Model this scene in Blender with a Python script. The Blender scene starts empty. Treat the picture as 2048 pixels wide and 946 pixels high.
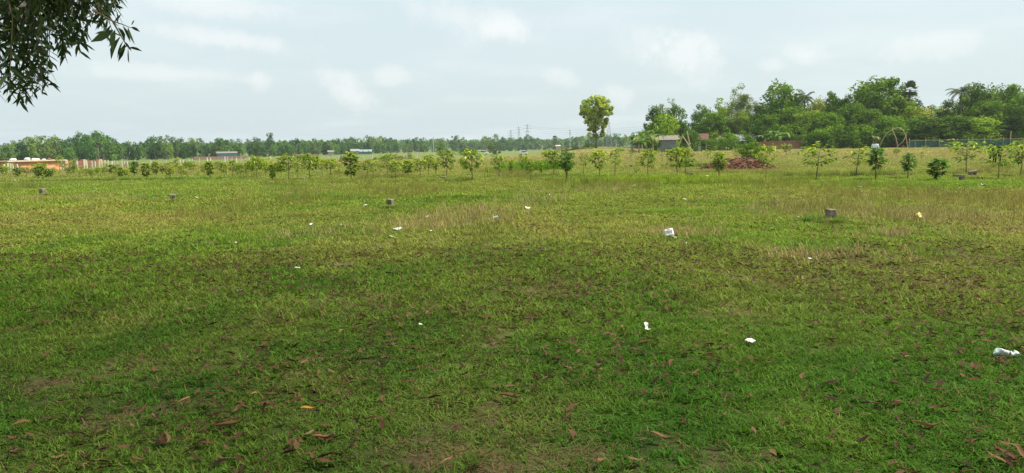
import bpy, bmesh, math, random
import numpy as np
from mathutils import Vector, Matrix

R = math.radians
rng = np.random.default_rng(11)
random.seed(11)
scene = bpy.context.scene
C = scene.collection

# ------------------------------------------------------------------ camera
F = 1540.0                       # focal length in photo pixels (2048 wide)
CAM = Vector((0.0, 0.0, 1.6))
PITCH = math.atan(181.0 / F)
ROLL = R(0.8)
_f = Vector((0, math.cos(PITCH), -math.sin(PITCH)))
_r0 = Vector((1, 0, 0)); _u0 = _r0.cross(_f)
_r = _r0 * math.cos(ROLL) - _u0 * math.sin(ROLL)
_u = _r0 * math.sin(ROLL) + _u0 * math.cos(ROLL)
cd = bpy.data.cameras.new('camera'); cam = bpy.data.objects.new('camera', cd); C.objects.link(cam)
cd.sensor_width = 36.0; cd.lens = F / 2048 * 36.0
cd.clip_start = 0.05; cd.clip_end = 12000
M = Matrix((( _r.x, _u.x, -_f.x, CAM.x), (_r.y, _u.y, -_f.y, CAM.y), (_r.z, _u.z, -_f.z, CAM.z), (0, 0, 0, 1)))
cam.matrix_world = M
scene.camera = cam

# ------------------------------------------------------------------ sun, sky, exposure
SUN_DIR = Vector((0.99, 0.03, 0)).normalized()
SUN_EL = R(57)
sun_vec = Vector((SUN_DIR.x * math.cos(SUN_EL), SUN_DIR.y * math.cos(SUN_EL), math.sin(SUN_EL)))
sl = bpy.data.lights.new('sun', 'SUN'); sl.energy = 5.0; sl.angle = R(8.0); sl.color = (1.0, 0.94, 0.84)
so = bpy.data.objects.new('sun', sl); C.objects.link(so)
so.rotation_euler = (-sun_vec).to_track_quat('-Z', 'Y').to_euler()
so.location = (20, -10, 40)

scene.view_settings.view_transform = 'Standard'
scene.view_settings.look = 'None'
scene.view_settings.exposure = 0.62
scene.view_settings.gamma = 1.0
scene.view_settings.use_curve_mapping = False
scene.cycles.use_denoising = True
scene.cycles.denoiser = 'OPENIMAGEDENOISE'
scene.cycles.denoising_input_passes = 'RGB_ALBEDO_NORMAL'
scene.cycles.denoising_prefilter = 'NONE'
scene.cycles.denoising_quality = 'HIGH'
scene.cycles.use_adaptive_sampling = False
scene.cycles.max_bounces = 8
scene.cycles.diffuse_bounces = 3
scene.cycles.transmission_bounces = 4
scene.cycles.transparent_max_bounces = 8
scene.cycles.volume_bounces = 0

w = bpy.data.worlds.new('World'); scene.world = w; w.use_nodes = True
nt = w.node_tree; N = nt.nodes; L = nt.links
for n in list(N): N.remove(n)
def nn(t, **k):
    n = N.new(t)
    for a, v in k.items(): setattr(n, a, v)
    return n
def vin(sock, v):
    if hasattr(v, 'bl_idname') or hasattr(v, 'is_output'): L.new(v, sock)
    else: sock.default_value = v
def mth(op, a, b=None, c=None, clamp=False):
    n = nn('ShaderNodeMath', operation=op, use_clamp=clamp); vin(n.inputs[0], a)
    if b is not None: vin(n.inputs[1], b)
    if c is not None: vin(n.inputs[2], c)
    return n.outputs[0]
out = nn('ShaderNodeOutputWorld'); bg = nn('ShaderNodeBackground'); L.new(bg.outputs[0], out.inputs[0])
sky = nn('ShaderNodeTexSky', sky_type='NISHITA', sun_disc=False)
sky.sun_elevation = SUN_EL
sky.sun_rotation = math.atan2(SUN_DIR.x, SUN_DIR.y)
sky.air_density = 1.3; sky.dust_density = 4.0; sky.ozone_density = 1.0; sky.altitude = 20
tc = nn('ShaderNodeTexCoord'); gen = tc.outputs['Generated']
def vmul(a, s):
    n = nn('ShaderNodeVectorMath', operation='SCALE'); vin(n.inputs[0], a); n.inputs['Scale'].default_value = s; return n.outputs[0]
base = vmul(sky.outputs[0], 0.085)
# thin high overcast veil
mixv = nn('ShaderNodeMix', data_type='RGBA'); mixv.inputs[0].default_value = 0.74
L.new(base, mixv.inputs[6]); mixv.inputs[7].default_value = (0.625, 0.735, 0.765, 1)
cur = mixv.outputs[2]
# streaky cloud layer, projected on a plane overhead
sep = nn('ShaderNodeSeparateXYZ'); L.new(gen, sep.inputs[0])
zc = mth('ADD', mth('MAXIMUM', sep.outputs[2], 0.0), 0.10)
cmb = nn('ShaderNodeCombineXYZ'); L.new(mth('DIVIDE', sep.outputs[0], zc), cmb.inputs[0]); L.new(mth('DIVIDE', sep.outputs[1], zc), cmb.inputs[1])
cno = nn('ShaderNodeTexNoise'); cno.inputs['Scale'].default_value = 0.75; cno.inputs['Detail'].default_value = 5; cno.inputs['Roughness'].default_value = 0.5
L.new(cmb.outputs[0], cno.inputs['Vector'])
mr = nn('ShaderNodeMapRange', interpolation_type='SMOOTHSTEP'); L.new(cno.outputs[0], mr.inputs[0])
mr.inputs[1].default_value = 0.46; mr.inputs[2].default_value = 0.72; mr.inputs[3].default_value = 0.0; mr.inputs[4].default_value = 0.26
def mixcol(fac, a, col):
    n = nn('ShaderNodeMix', data_type='RGBA'); vin(n.inputs[0], fac); L.new(a, n.inputs[6]); n.inputs[7].default_value = col; return n.outputs[2]
cur = mixcol(mr.outputs[0], cur, (0.76, 0.79, 0.785, 1))
# separate cumulus puffs, each a soft lump of cloud in a given direction
bn = nn('ShaderNodeTexNoise'); bn.inputs['Scale'].default_value = 22; bn.inputs['Detail'].default_value = 8; bn.inputs['Roughness'].default_value = 0.66
L.new(gen, bn.inputs['Vector'])
bnf = bn.outputs[0]
for (px, py, a, b, s, tilt) in [(692, 180, 62, 34, .8, .45), (780, 150, 45, 22, .5, 0), (1375, 110, 75, 48, .85, .55), (1290, 80, 70, 34, .5, .2), (455, 80, 130, 20, .7, .05), (520, 158, 34, 22, .65, .2),
                                (940, 40, 150, 42, .6, .15), (1000, 60, 60, 22, .6, .1), (1120, 150, 40, 22, .5, .3), (1240, 190, 38, 22, .6, .4), (1605, 108, 46, 22, .6, .1),
                                (1860, 95, 90, 30, .5, 0), (1540, 132, 30, 16, .45, .1), (440, 10, 140, 24, .6, 0), (330, 145, 150, 18, .4, 0), (1440, 80, 30, 22, .2, 0)]:
    dv = (_f + _r * ((px - 1024) / F) - _u * ((py - 473) / F)).normalized()
    ra = _r * math.cos(tilt) - _u * math.sin(tilt); ua = _u * math.cos(tilt) + _r * math.sin(tilt)
    sb = nn('ShaderNodeVectorMath', operation='SUBTRACT'); L.new(gen, sb.inputs[0]); sb.inputs[1].default_value = dv
    d1 = nn('ShaderNodeVectorMath', operation='DOT_PRODUCT'); L.new(sb.outputs[0], d1.inputs[0]); d1.inputs[1].default_value = ra * (F / a)
    d2 = nn('ShaderNodeVectorMath', operation='DOT_PRODUCT'); L.new(sb.outputs[0], d2.inputs[0]); d2.inputs[1].default_value = ua * (F / b)
    r2 = mth('SQRT', mth('ADD', mth('MULTIPLY', d1.outputs['Value'], d1.outputs['Value']), mth('MULTIPLY', d2.outputs['Value'], d2.outputs['Value'])))
    r3 = mth('ADD', r2, mth('MULTIPLY', mth('SUBTRACT', bnf, 0.5), 2.4))
    m2 = nn('ShaderNodeMapRange', interpolation_type='SMOOTHSTEP'); L.new(r3, m2.inputs[0])
    m2.inputs[1].default_value = 1.2; m2.inputs[2].default_value = 0.2; m2.inputs[3].default_value = 0; m2.inputs[4].default_value = s * .5
    cur = mixcol(m2.outputs[0], cur, (0.84, 0.815, 0.80, 1))
L.new(cur, bg.inputs[0]); bg.inputs[1].default_value = 0.88

# ------------------------------------------------------------------ numeric helpers
def sstep(a, b, x):
    t = np.clip((np.asarray(x, float) - a) / (b - a), 0, 1); return t * t * (3 - 2 * t)
def _hash(i, j, s):
    n = (i * 374761393 + j * 668265263 + s * 974711) & 0xffffffff
    n = ((n ^ (n >> 13)) * 1274126177) & 0xffffffff
    return ((n ^ (n >> 16)) & 0xffff) / 65535.0
def vnoise(x, y, s=0):
    x = np.asarray(x, float); y = np.asarray(y, float)
    i = np.floor(x).astype(np.int64); j = np.floor(y).astype(np.int64); fx = x - i; fy = y - j
    fx = fx * fx * (3 - 2 * fx); fy = fy * fy * (3 - 2 * fy)
    a = _hash(i, j, s); b = _hash(i + 1, j, s); c = _hash(i, j + 1, s); d = _hash(i + 1, j + 1, s)
    return a + (b - a) * fx + (c - a) * fy + (a - b - c + d) * fx * fy
def fbm(x, y, s=0, o=4):
    v = 0; a = 0.5; t = 0
    for k in range(o):
        v = v + a * vnoise(np.asarray(x) * 2 ** k + 17.3 * k, np.asarray(y) * 2 ** k - 9.1 * k, s + k); t += a; a *= .5
    return v / t
def gz(x, y):
    """height of the land"""
    x = np.asarray(x, float); y = np.asarray(y, float)
    d = np.hypot(x, y); t = np.where(y > 1, x / np.maximum(y, 1), np.sign(x))
    wl = 1 - sstep(-0.04, 0.10, t)
    wr = sstep(0.22, 0.36, t)
    z = -1.7 * wl * sstep(55, 270, d) + 0.3 * wr * sstep(90, 150, d)
    mid = sstep(-0.04, .02, t) * (1 - sstep(.2, .26, t))
    z = z - 1.2 * mid * sstep(190, 330, d)
    bank = sstep(0.035, 0.10, t) * (1 - sstep(0.19, 0.22, t)) * np.exp(-((d - 168) / 9.0) ** 2)
    z = z + 0.95 * bank * (0.8 + .5 * vnoise(x * .25, y * .25, 5))
    z = z + 0.035 * (fbm(x * .5, y * .5, 3, 3) - .5) * sstep(2, 8, d) + .12 * (fbm(x * .06, y * .06, 8, 3) - .5) * sstep(20, 60, d)
    return z
def gzf(x, y): return float(gz(np.array([x]), np.array([y]))[0])
def ray(px, py): return _f + _r * ((px - 1024) / F) - _u * ((py - 473) / F)
def P(px, py):
    """ground point seen at a photo pixel"""
    d = ray(px, py); t = np.geomspace(2, 3000, 6000)
    X = CAM.x + d.x * t; Y = CAM.y + d.y * t; Z = CAM.z + d.z * t
    g = Z - gz(X, Y); k = np.argmax(g < 0)
    if g[k] >= 0: k = len(t) - 1
    a = t[max(k - 1, 0)]; b = t[k]
    ga = g[max(k - 1, 0)]; gb = g[k]; s = a + (b - a) * (ga / (ga - gb + 1e-9)) if gb < 0 else b
    x = CAM.x + d.x * s; y = CAM.y + d.y * s
    return Vector((x, y, gzf(x, y)))
def P3(px, py, dist):
    """point on the line of sight of a pixel at a known horizontal distance"""
    d = ray(px, py); s = dist / math.hypot(d.x, d.y); return CAM + d * s
def A(px, dist):
    p = P3(px, 290, dist); return Vector((p.x, p.y, gzf(p.x, p.y)))
def mpp(dist): return dist / F
ORD = ['zeroth', 'first', 'second', 'third', 'fourth', 'fifth', 'sixth', 'seventh', 'eighth', 'ninth', 'tenth', 'eleventh', 'twelfth', 'thirteenth', 'fourteenth', 'fifteenth',
       'sixteenth', 'seventeenth', 'eighteenth', 'nineteenth']
TENS = {2: ('twenty', 'twentieth'), 3: ('thirty', 'thirtieth'), 4: ('forty', 'fortieth'), 5: ('fifty', 'fiftieth'), 6: ('sixty', 'sixtieth'), 7: ('seventy', 'seventieth'), 8: ('eighty', 'eightieth'), 9: ('ninety', 'ninetieth')}
def ordn(n):
    if n < 20: return ORD[n]
    if n >= 100: return 'hundred-and-' + ordn(n - 100) if n > 100 else 'hundredth'
    t, u = divmod(n, 10); return TENS[t][1] if u == 0 else TENS[t][0] + '-' + ORD[u]

# ------------------------------------------------------------------ object helpers
def tag(o, label=None, cat=None, group=None, kind=None):
    if label: o['label'] = label
    if cat: o['category'] = cat
    if group: o['group'] = group
    if kind: o['kind'] = kind
    return o
def link(name, data, parent=None, loc=(0, 0, 0), rot=(0, 0, 0), scl=(1, 1, 1)):
    o = bpy.data.objects.new(name, data); C.objects.link(o); o.parent = parent
    o.location = loc; o.rotation_euler = rot; o.scale = scl; return o
def thing(name, label, cat, loc=(0, 0, 0), rz=0, group=None, scl=(1, 1, 1)):
    return tag(link(name, None, None, loc, (0, 0, rz), scl), label, cat, group)
def npmesh(name, verts, faces, mat, attr=None, smooth=False):
    """faces: (n,k) int array; attr: dict name -> per-vertex float array or (n,3) colours"""
    verts = np.asarray(verts, np.float32); faces = np.asarray(faces, np.int32)
    me = bpy.data.meshes.new(name); n, k = faces.shape
    me.vertices.add(len(verts)); me.vertices.foreach_set('co', verts.ravel())
    me.loops.add(n * k); me.loops.foreach_set('vertex_index', faces.ravel())
    me.polygons.add(n); me.polygons.foreach_set('loop_start', np.arange(0, n * k, k, dtype=np.int32))
    me.polygons.foreach_set('loop_total', np.full(n, k, np.int32))
    if smooth: me.polygons.foreach_set('use_smooth', np.ones(n, bool))
    me.update(calc_edges=True)
    for nm, v in (attr or {}).items():
        v = np.asarray(v, np.float32)
        if v.ndim == 1:
            me.attributes.new(nm, 'FLOAT', 'POINT').data.foreach_set('value', v)
        else:
            a = me.attributes.new(nm, 'FLOAT_COLOR', 'POINT'); a.data.foreach_set('color', np.c_[v, np.ones(len(v))].astype(np.float32).ravel())
    if mat: me.materials.append(mat)
    return me
class MB:
    """collects boxes, tubes and free faces into one mesh"""
    def __init__(s): s.v = []; s.f = []
    def add(s, vs, fs):
        b = len(s.v); s.v += [tuple(v) for v in vs]; s.f += [tuple(i + b for i in f) for f in fs]; return s
    def box(s, c, sz, rz=0, rx=0, ry=0):
        m = Matrix.Translation(Vector(c)) @ Matrix.Rotation(rz, 4, 'Z') @ Matrix.Rotation(ry, 4, 'Y') @ Matrix.Rotation(rx, 4, 'X')
        vs = [m @ Vector((x * sz[0] / 2, y * sz[1] / 2, z * sz[2] / 2)) for x in (-1, 1) for y in (-1, 1) for z in (-1, 1)]
        return s.add(vs, [(0, 1, 3, 2), (4, 6, 7, 5), (0, 4, 5, 1), (2, 3, 7, 6), (0, 2, 6, 4), (1, 5, 7, 3)])
    def tube(s, pts, rad, seg=6, cap=True):
        pts = [Vector(p) for p in pts]; n = len(pts)
        if not hasattr(rad, '__len__'): rad = [rad] * n
        b = len(s.v)
        for i, p in enumerate(pts):
            t = (pts[min(i + 1, n - 1)] - pts[max(i - 1, 0)]).normalized()
            a = t.cross(Vector((0.31, 0.95, 0.05)));
            if a.length < .05: a = t.cross(Vector((1, 0, 0)))
            a.normalize(); c = t.cross(a)
            for k in range(seg):
                q = 2 * math.pi * k / seg; s.v.append(tuple(p + (a * math.cos(q) + c * math.sin(q)) * rad[i]))
        for i in range(n - 1):
            for k in range(seg):
                k2 = (k + 1) % seg; s.f.append((b + i * seg + k, b + i * seg + k2, b + (i + 1) * seg + k2, b + (i + 1) * seg + k))
        if cap:
            s.f.append(tuple(b + k for k in range(seg))[::-1]); s.f.append(tuple(b + (n - 1) * seg + k for k in range(seg)))
        return s
    def mesh(s, name, mat, smooth=False):
        me = bpy.data.meshes.new(name); me.from_pydata(s.v, [], s.f); me.validate(); me.update()
        if mat: me.materials.append(mat)
        if smooth: me.polygons.foreach_set('use_smooth', np.ones(len(me.polygons), bool))
        return me
    def build(s, name, mat, parent=None, smooth=False, bevel=0, **k):
        o = link(name, s.mesh(name, mat, smooth), parent, **k)
        if bevel:
            m = o.modifiers.new('bevel', 'BEVEL'); m.width = bevel; m.segments = 2; m.limit_method = 'ANGLE'
        return o

# ------------------------------------------------------------------ materials
def newmat(name):
    m = bpy.data.materials.new(name); m.use_nodes = True; t = m.node_tree
    for n in list(t.nodes): t.nodes.remove(n)
    return m, t
def mk(t, ty, **k):
    n = t.nodes.new(ty)
    for a, v in k.items(): setattr(n, a, v)
    return n
def ramp(t, fac, stops):
    n = mk(t, 'ShaderNodeValToRGB'); e = n.color_ramp.elements
    while len(e) < len(stops): e.new(0.5)
    for x, (p, c) in zip(e, stops): x.position = p; x.color = (*c, 1)
    t.links.new(fac, n.inputs[0]); return n.outputs[0]
def surf(name, c1, c2, scale=6, rough=.85, bump=.15, detail=6, spec=.3, bscale=None, coord='Object', dist=.02):
    """plain procedural surface: two-tone noise + fine relief"""
    m, t = newmat(name); o = mk(t, 'ShaderNodeOutputMaterial'); p = mk(t, 'ShaderNodeBsdfPrincipled'); t.links.new(p.outputs[0], o.inputs[0])
    tcn = mk(t, 'ShaderNodeTexCoord'); no = mk(t, 'ShaderNodeTexNoise'); no.inputs['Scale'].default_value = scale; no.inputs['Detail'].default_value = detail
    no.inputs['Roughness'].default_value = .65
    t.links.new(tcn.outputs[coord], no.inputs['Vector'])
    t.links.new(ramp(t, no.outputs[0], [(.32, c1), (.68, c2)]), p.inputs['Base Color'])
    p.inputs['Roughness'].default_value = rough; p.inputs['Specular IOR Level'].default_value = spec
    if bump:
        n2 = mk(t, 'ShaderNodeTexNoise'); n2.inputs['Scale'].default_value = bscale or scale * 4; n2.inputs['Detail'].default_value = 5
        t.links.new(tcn.outputs[coord], n2.inputs['Vector'])
        b = mk(t, 'ShaderNodeBump'); b.inputs['Strength'].default_value = bump; b.inputs['Distance'].default_value = dist
        t.links.new(n2.outputs[0], b.inputs['Height']); t.links.new(b.outputs[0], p.inputs['Normal'])
    return m
def leafmat(name, stops, trans=.30, rough=.6, spec=.08, src='tint', jit=.25, instancer=False):
    """foliage: colour by per-leaf tint, a little per-plant variation, light through the leaf"""
    m, t = newmat(name); o = mk(t, 'ShaderNodeOutputMaterial'); p = mk(t, 'ShaderNodeBsdfPrincipled')
    if instancer:
        a = mk(t, 'ShaderNodeAttribute', attribute_type='INSTANCER', attribute_name='tint'); col = a.outputs['Color']
        v = mk(t, 'ShaderNodeAttribute', attribute_type='GEOMETRY', attribute_name='var')
        hs = mk(t, 'ShaderNodeHueSaturation'); t.links.new(col, hs.inputs['Color'])
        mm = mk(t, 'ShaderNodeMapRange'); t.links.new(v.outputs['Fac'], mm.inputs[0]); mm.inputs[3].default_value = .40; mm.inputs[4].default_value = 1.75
        t.links.new(mm.outputs[0], hs.inputs['Value'])
        m3 = mk(t, 'ShaderNodeMapRange'); t.links.new(v.outputs['Fac'], m3.inputs[0]); m3.inputs[3].default_value = .485; m3.inputs[4].default_value = .515
        t.links.new(m3.outputs[0], hs.inputs['Hue'])
        sp = mk(t, 'ShaderNodeAttribute', attribute_type='GEOMETRY', attribute_name='dead')
        mx = mk(t, 'ShaderNodeMix', data_type='RGBA'); t.links.new(sp.outputs['Fac'], mx.inputs[0]); t.links.new(hs.outputs[0], mx.inputs[6]); mx.inputs[7].default_value = (.20, .15, .06, 1)
        col = mx.outputs[2]
    else:
        a = mk(t, 'ShaderNodeAttribute', attribute_type='GEOMETRY', attribute_name=src)
        col = ramp(t, a.outputs['Fac'], stops)
        oi = mk(t, 'ShaderNodeObjectInfo'); hs = mk(t, 'ShaderNodeHueSaturation'); t.links.new(col, hs.inputs['Color'])
        mm = mk(t, 'ShaderNodeMapRange'); t.links.new(oi.outputs['Random'], mm.inputs[0]); mm.inputs[3].default_value = 1 - jit; mm.inputs[4].default_value = 1 + jit
        t.links.new(mm.outputs[0], hs.inputs['Value']); col = hs.outputs[0]
    t.links.new(col, p.inputs['Base Color']); p.inputs['Roughness'].default_value = rough; p.inputs['Specular IOR Level'].default_value = spec
    tr = mk(t, 'ShaderNodeBsdfTranslucent'); br = mk(t, 'ShaderNodeHueSaturation'); br.inputs['Value'].default_value = 1.25; br.inputs['Saturation'].default_value = 1.1
    t.links.new(col, br.inputs['Color']); t.links.new(br.outputs[0], tr.inputs[0])
    ms = mk(t, 'ShaderNodeMixShader'); ms.inputs[0].default_value = trans; t.links.new(p.outputs[0], ms.inputs[1]); t.links.new(tr.outputs[0], ms.inputs[2])
    t.links.new(ms.outputs[0], o.inputs[0]); return m

MAT = {
    'bark': surf('bark', (.10, .075, .05), (.19, .15, .11), 9, .95, .4),
    'palebark': surf('pale_bark', (.30, .27, .22), (.48, .44, .37), 7, .9, .2),
    'twig': surf('twig', (.10, .07, .04), (.20, .15, .09), 12, .9, .2),
    'concrete': surf('old_concrete', (.09, .07, .05), (.30, .245, .185), 11, .95, .6, bscale=60, dist=.01),
    'paleconc': surf('pale_concrete', (.40, .36, .28), (.62, .58, .48), 5, .9, .2),
    'brick': surf('weathered_brick', (.15, .06, .042), (.27, .125, .09), 3, .95, .3),
    'orange': surf('orange_plaster', (.50, .23, .10), (.66, .36, .18), 2, .95, .2),
    'slab': surf('roof_slab', (.36, .29, .20), (.52, .44, .33), 2, .95, .2),
    'sack': surf('white_sack', (.6, .58, .52), (.8, .78, .72), 5, .8, .3),
    'tin': surf('grey_tin', (.17, .19, .20), (.30, .32, .33), 2, .85, .1, spec=.1),
    'tinroof': surf('weathered_tin_roof', (.13, .115, .10), (.24, .21, .18), 3, .7, .2),
    'rust': surf('rust_roof', (.075, .032, .024), (.17, .08, .055), 3, .85, .3),
    'white': surf('white_wash', (.55, .55, .52), (.75, .75, .72), 3, .85, .1),
    'teal': surf('teal_paint', (.04, .20, .19), (.08, .30, .27), 3, .6, .1),
    'blue': surf('blue_sheet', (.10, .20, .32), (.18, .30, .42), 3, .6, .1),
    'dark': surf('dark_opening', (.012, .012, .012), (.03, .028, .025), 5, .9, 0),
    'wood': surf('old_wood', (.10, .065, .04), (.22, .15, .10), 8, .9, .3),
    'bamboo': surf('bamboo', (.30, .24, .13), (.44, .37, .22), 8, .7, .1),
    'thatch': surf('brown_thatch', (.16, .075, .05), (.30, .17, .12), 9, .95, .5),
    'steel': surf('galvanised_steel', (.25, .27, .28), (.36, .38, .39), 5, .5, 0),
    'wire': surf('wire', (.22, .22, .22), (.32, .32, .32), 5, .5, 0),
    'net': surf('teal_net', (.04, .16, .14), (.08, .24, .20), 5, .7, 0),
    'soil': surf('red_soil', (.065, .028, .016), (.165, .073, .042), 4, .98, .7, bscale=14, dist=.06),
    'paper': surf('white_paper', (.48, .47, .44), (.76, .76, .73), 9, .7, .15),
    'foam': surf('white_foam', (.72, .71, .68), (.85, .84, .81), 12, .6, .1),
    'print': surf('grey_print', (.10, .10, .11), (.2, .2, .2), 40, .7, 0),
    'yellow': surf('yellow_wrapper', (.55, .47, .06), (.72, .66, .20), 20, .5, .1),
    'plastic': surf('pale_green_plastic', (.34, .44, .39), (.56, .64, .59), 18, .35, .2, spec=.5),
    'shirt': surf('white_shirt', (.72, .74, .80), (.82, .84, .88), 9, .9, .2),
    'skin': surf('brown_skin', (.20, .11, .07), (.26, .15, .10), 9, .6, .05),
    'hair': surf('black_hair', (.008, .007, .006), (.02, .018, .016), 30, .5, .2),
    'trousers': surf('dark_trousers', (.02, .022, .03), (.04, .042, .05), 12, .9, .2),
    'cow': surf('black_hide', (.004, .004, .004), (.010, .009, .008), 10, .95, .1, spec=.05),
    'horn': surf('horn', (.06, .05, .04), (.14, .12, .10), 10, .5, .1),
    'vehicle': surf('white_vehicle_paint', (.70, .71, .72), (.78, .79, .80), 1, .35, 0, spec=.5),
    'glass': surf('dark_glass', (.02, .025, .03), (.04, .045, .05), 3, .15, 0, spec=.6),
}
GREENS = {
    'dark': leafmat('dark_foliage', [(0, (0.035, 0.080, 0.006)), (.6, (0.078, 0.152, 0.011)), (1, (0.142, 0.240, 0.018))]),
    'mid': leafmat('green_foliage', [(0, (0.056, 0.120, 0.008)), (.6, (0.118, 0.217, 0.013)), (1, (0.204, 0.320, 0.022))]),
    'light': leafmat('light_foliage', [(0, (0.100, 0.174, 0.013)), (.6, (0.200, 0.311, 0.021)), (1, (0.342, 0.457, 0.033))]),
    'grey': leafmat('grey_green_foliage', [(0, (0.085, 0.129, 0.025)), (.6, (0.184, 0.236, 0.051)), (1, (0.291, 0.335, 0.078))]),
    'yellow': leafmat('yellow_green_foliage', [(0, (.13, .17, .02)), (.6, (.30, .33, .045)), (1, (.50, .49, .10))]),
    'lone': leafmat('lone_tree_foliage', [(0, (.07, .13, .018)), (.5, (.27, .36, .045)), (1, (.48, .49, .09))], trans=.4),
    'far': leafmat('far_foliage', [(0, (0.030, 0.084, 0.018)), (.6, (0.076, 0.164, 0.033)), (1, (0.131, 0.247, 0.050))], jit=.3),
    'farlight': leafmat('far_light_foliage', [(0, (0.062, 0.137, 0.023)), (.6, (0.131, 0.238, 0.042)), (1, (0.220, 0.347, 0.067))], jit=.3),
    'farolive': leafmat('far_olive_foliage', [(0, (0.083, 0.137, 0.028)), (.6, (0.180, 0.256, 0.056)), (1, (0.275, 0.365, 0.095))], jit=.25),
    'sapling': leafmat('sapling_leaves', [(0, (0.044, 0.109, 0.013)), (.35, (0.127, 0.218, 0.022)), (.65, (0.310, 0.391, 0.046)), (1, (0.632, 0.598, 0.121))], trans=.38, jit=.15),
    'saplingdark': leafmat('glossy_sapling_leaves', [(0, (.03, .09, .014)), (.5, (.08, .19, .028)), (1, (.22, .34, .06))], trans=.3, rough=.5, spec=.12, jit=.15),
    'acacia': leafmat('acacia_leaves', [(0, (0.019, 0.035, 0.008)), (.7, (0.038, 0.070, 0.014)), (1, (0.068, 0.105, 0.021))], trans=.25, rough=.4, spec=.35, jit=.1),
    'banana': leafmat('banana_leaves', [(0, (.05, .12, .02)), (.6, (.11, .20, .035)), (1, (.25, .28, .10))], trans=.35, rough=.4, jit=.15),
    'palm': leafmat('palm_fronds', [(0, (.03, .06, .014)), (.6, (.075, .115, .026)), (1, (.16, .18, .06))], trans=.25, jit=.15),
    'dryfrond': leafmat('dry_fronds', [(0, (.13, .09, .05)), (1, (.27, .20, .12))], trans=.2),
}
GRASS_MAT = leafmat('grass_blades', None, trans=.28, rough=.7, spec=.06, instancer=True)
DEADLEAF = leafmat('dry_leaf', [(0, (.028, .016, .011)), (.3, (.085, .040, .022)), (.6, (.155, .085, .042)), (.85, (.27, .165, .075)), (.96, (.40, .24, .105)), (1, (.42, .20, .045))], trans=.12, rough=.65, spec=.08, src='tint', jit=.0)

# ------------------------------------------------------------------ colour of the field
def lerp(a, b, t): return a + (b - a) * np.asarray(t)[..., None]
PATCH_SOIL = [(1010, 850, .32), (860, 905, .30), (1060, 860, .2), (280, 640, .2), (980, 940, .25), (1560, 560, .5), (720, 600, .4), (1100, 580, .6), (1700, 520, .7), (260, 830, .2), (1950, 520, .6), (1480, 630, .35)]
PATCH_TALL = [(1032, 342, 1.1, .7), (1055, 340, 1.5, .9), (1080, 338, 1.6, 1.0), (1100, 338, 1.5, .9)]
_soil = [(P(a, b), c) for a, b, c in PATCH_SOIL]
def field(x, y):
    x = np.asarray(x, float); y = np.asarray(y, float)
    d = np.hypot(x, y); az = x / np.maximum(y, .5)
    n1 = fbm(x * .33, y * .22, 21); n2 = fbm(x * 1.3, y * 1.0, 31); n3 = fbm(x * .11, y * .07, 41, 5); nb = fbm(x * .05, y * .12, 51, 4)
    dw = d * (1 + .35 * (n1 - .5))
    dry = np.interp(dw, [0, 6, 9, 13, 17, 26, 31, 38, 45, 60, 85, 110, 150, 200], [.02, .05, .10, .17, .26, .32, .24, .22, .32, .44, .62, .78, .80, .7])
    left = 1 - sstep(-.45, -.12, az)
    dry = dry - left * .30 * np.exp(-((d - 44) / 11) ** 2) - .30 * sstep(.35, .5, az) * np.exp(-((d - 32) / 3.0) ** 2)
    dry = dry * (1 - .45 * left * sstep(110, 150, d)) + left * .12 * np.exp(-((d - 78) / 12) ** 2)
    mid = sstep(-.3, -.1, az) * (1 - sstep(.05, .25, az))
    dry = dry + (n1 - .5) * .85 * np.interp(d, [0, 6, 10, 20, 60], [.15, .4, .8, 1, .8]) + (n2 - .5) * np.interp(d, [0, 6, 12], [.15, .3, .45])
    # green stripes across the far field
    dry = dry - .55 * np.exp(-((d - 98 - 6 * (nb - .5)) / 2.4) ** 2) * sstep(-.05, .05, az) * (1 - sstep(.2, .3, az))
    dry = dry - .45 * np.exp(-((d - 62) / 3.0) ** 2) * sstep(.45, .52, az) * (1 - sstep(.62, .68, az))
    dry = np.clip(dry, 0, 1)
    deep = np.array([.040, .115, .010]); bright = np.array([.152, .220, .025]); straw = lerp(np.array([.25, .222, .052]), np.array([.34, .295, .10]), sstep(55, 110, d)); red = np.array([.235, .165, .066])
    gb = np.clip(np.interp(d, [0, 5, 9, 14, 30, 80], [.0, .08, .36, .62, .80, .85]) + .16 * sstep(-.2, .6, az) + (n2 - .5) * np.interp(d, [0, 6, 14], [.3, .5, .8]) + (n3 - .5) * np.interp(d, [0, 8, 14], [.1, .3, .5]), 0, 1)  # deeper green near and left; foreground shade is partly put into this colour
    g = lerp(deep, bright, gb)
    rr = np.clip((n3 - .42) * 3.5, 0, 1) * (1 - sstep(45, 70, d)) * .9
    c = lerp(g, lerp(straw, red, rr), dry)
    c = lerp(c, np.array([.215, .20, .088]), .42 * sstep(26, 85, d))
    soil = np.clip((fbm(x * .9, y * .8, 61, 4) - .64) * 7, 0, .8) * (1 - .8 * sstep(9, 16, d))
    for p, r in _soil:
        soil = np.maximum(soil, .9 * np.exp(-(((x - p.x) / r) ** 2 + ((y - p.y) / (r * 1.2)) ** 2)) )
    return c, np.clip(soil, 0, 1), dry

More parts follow.
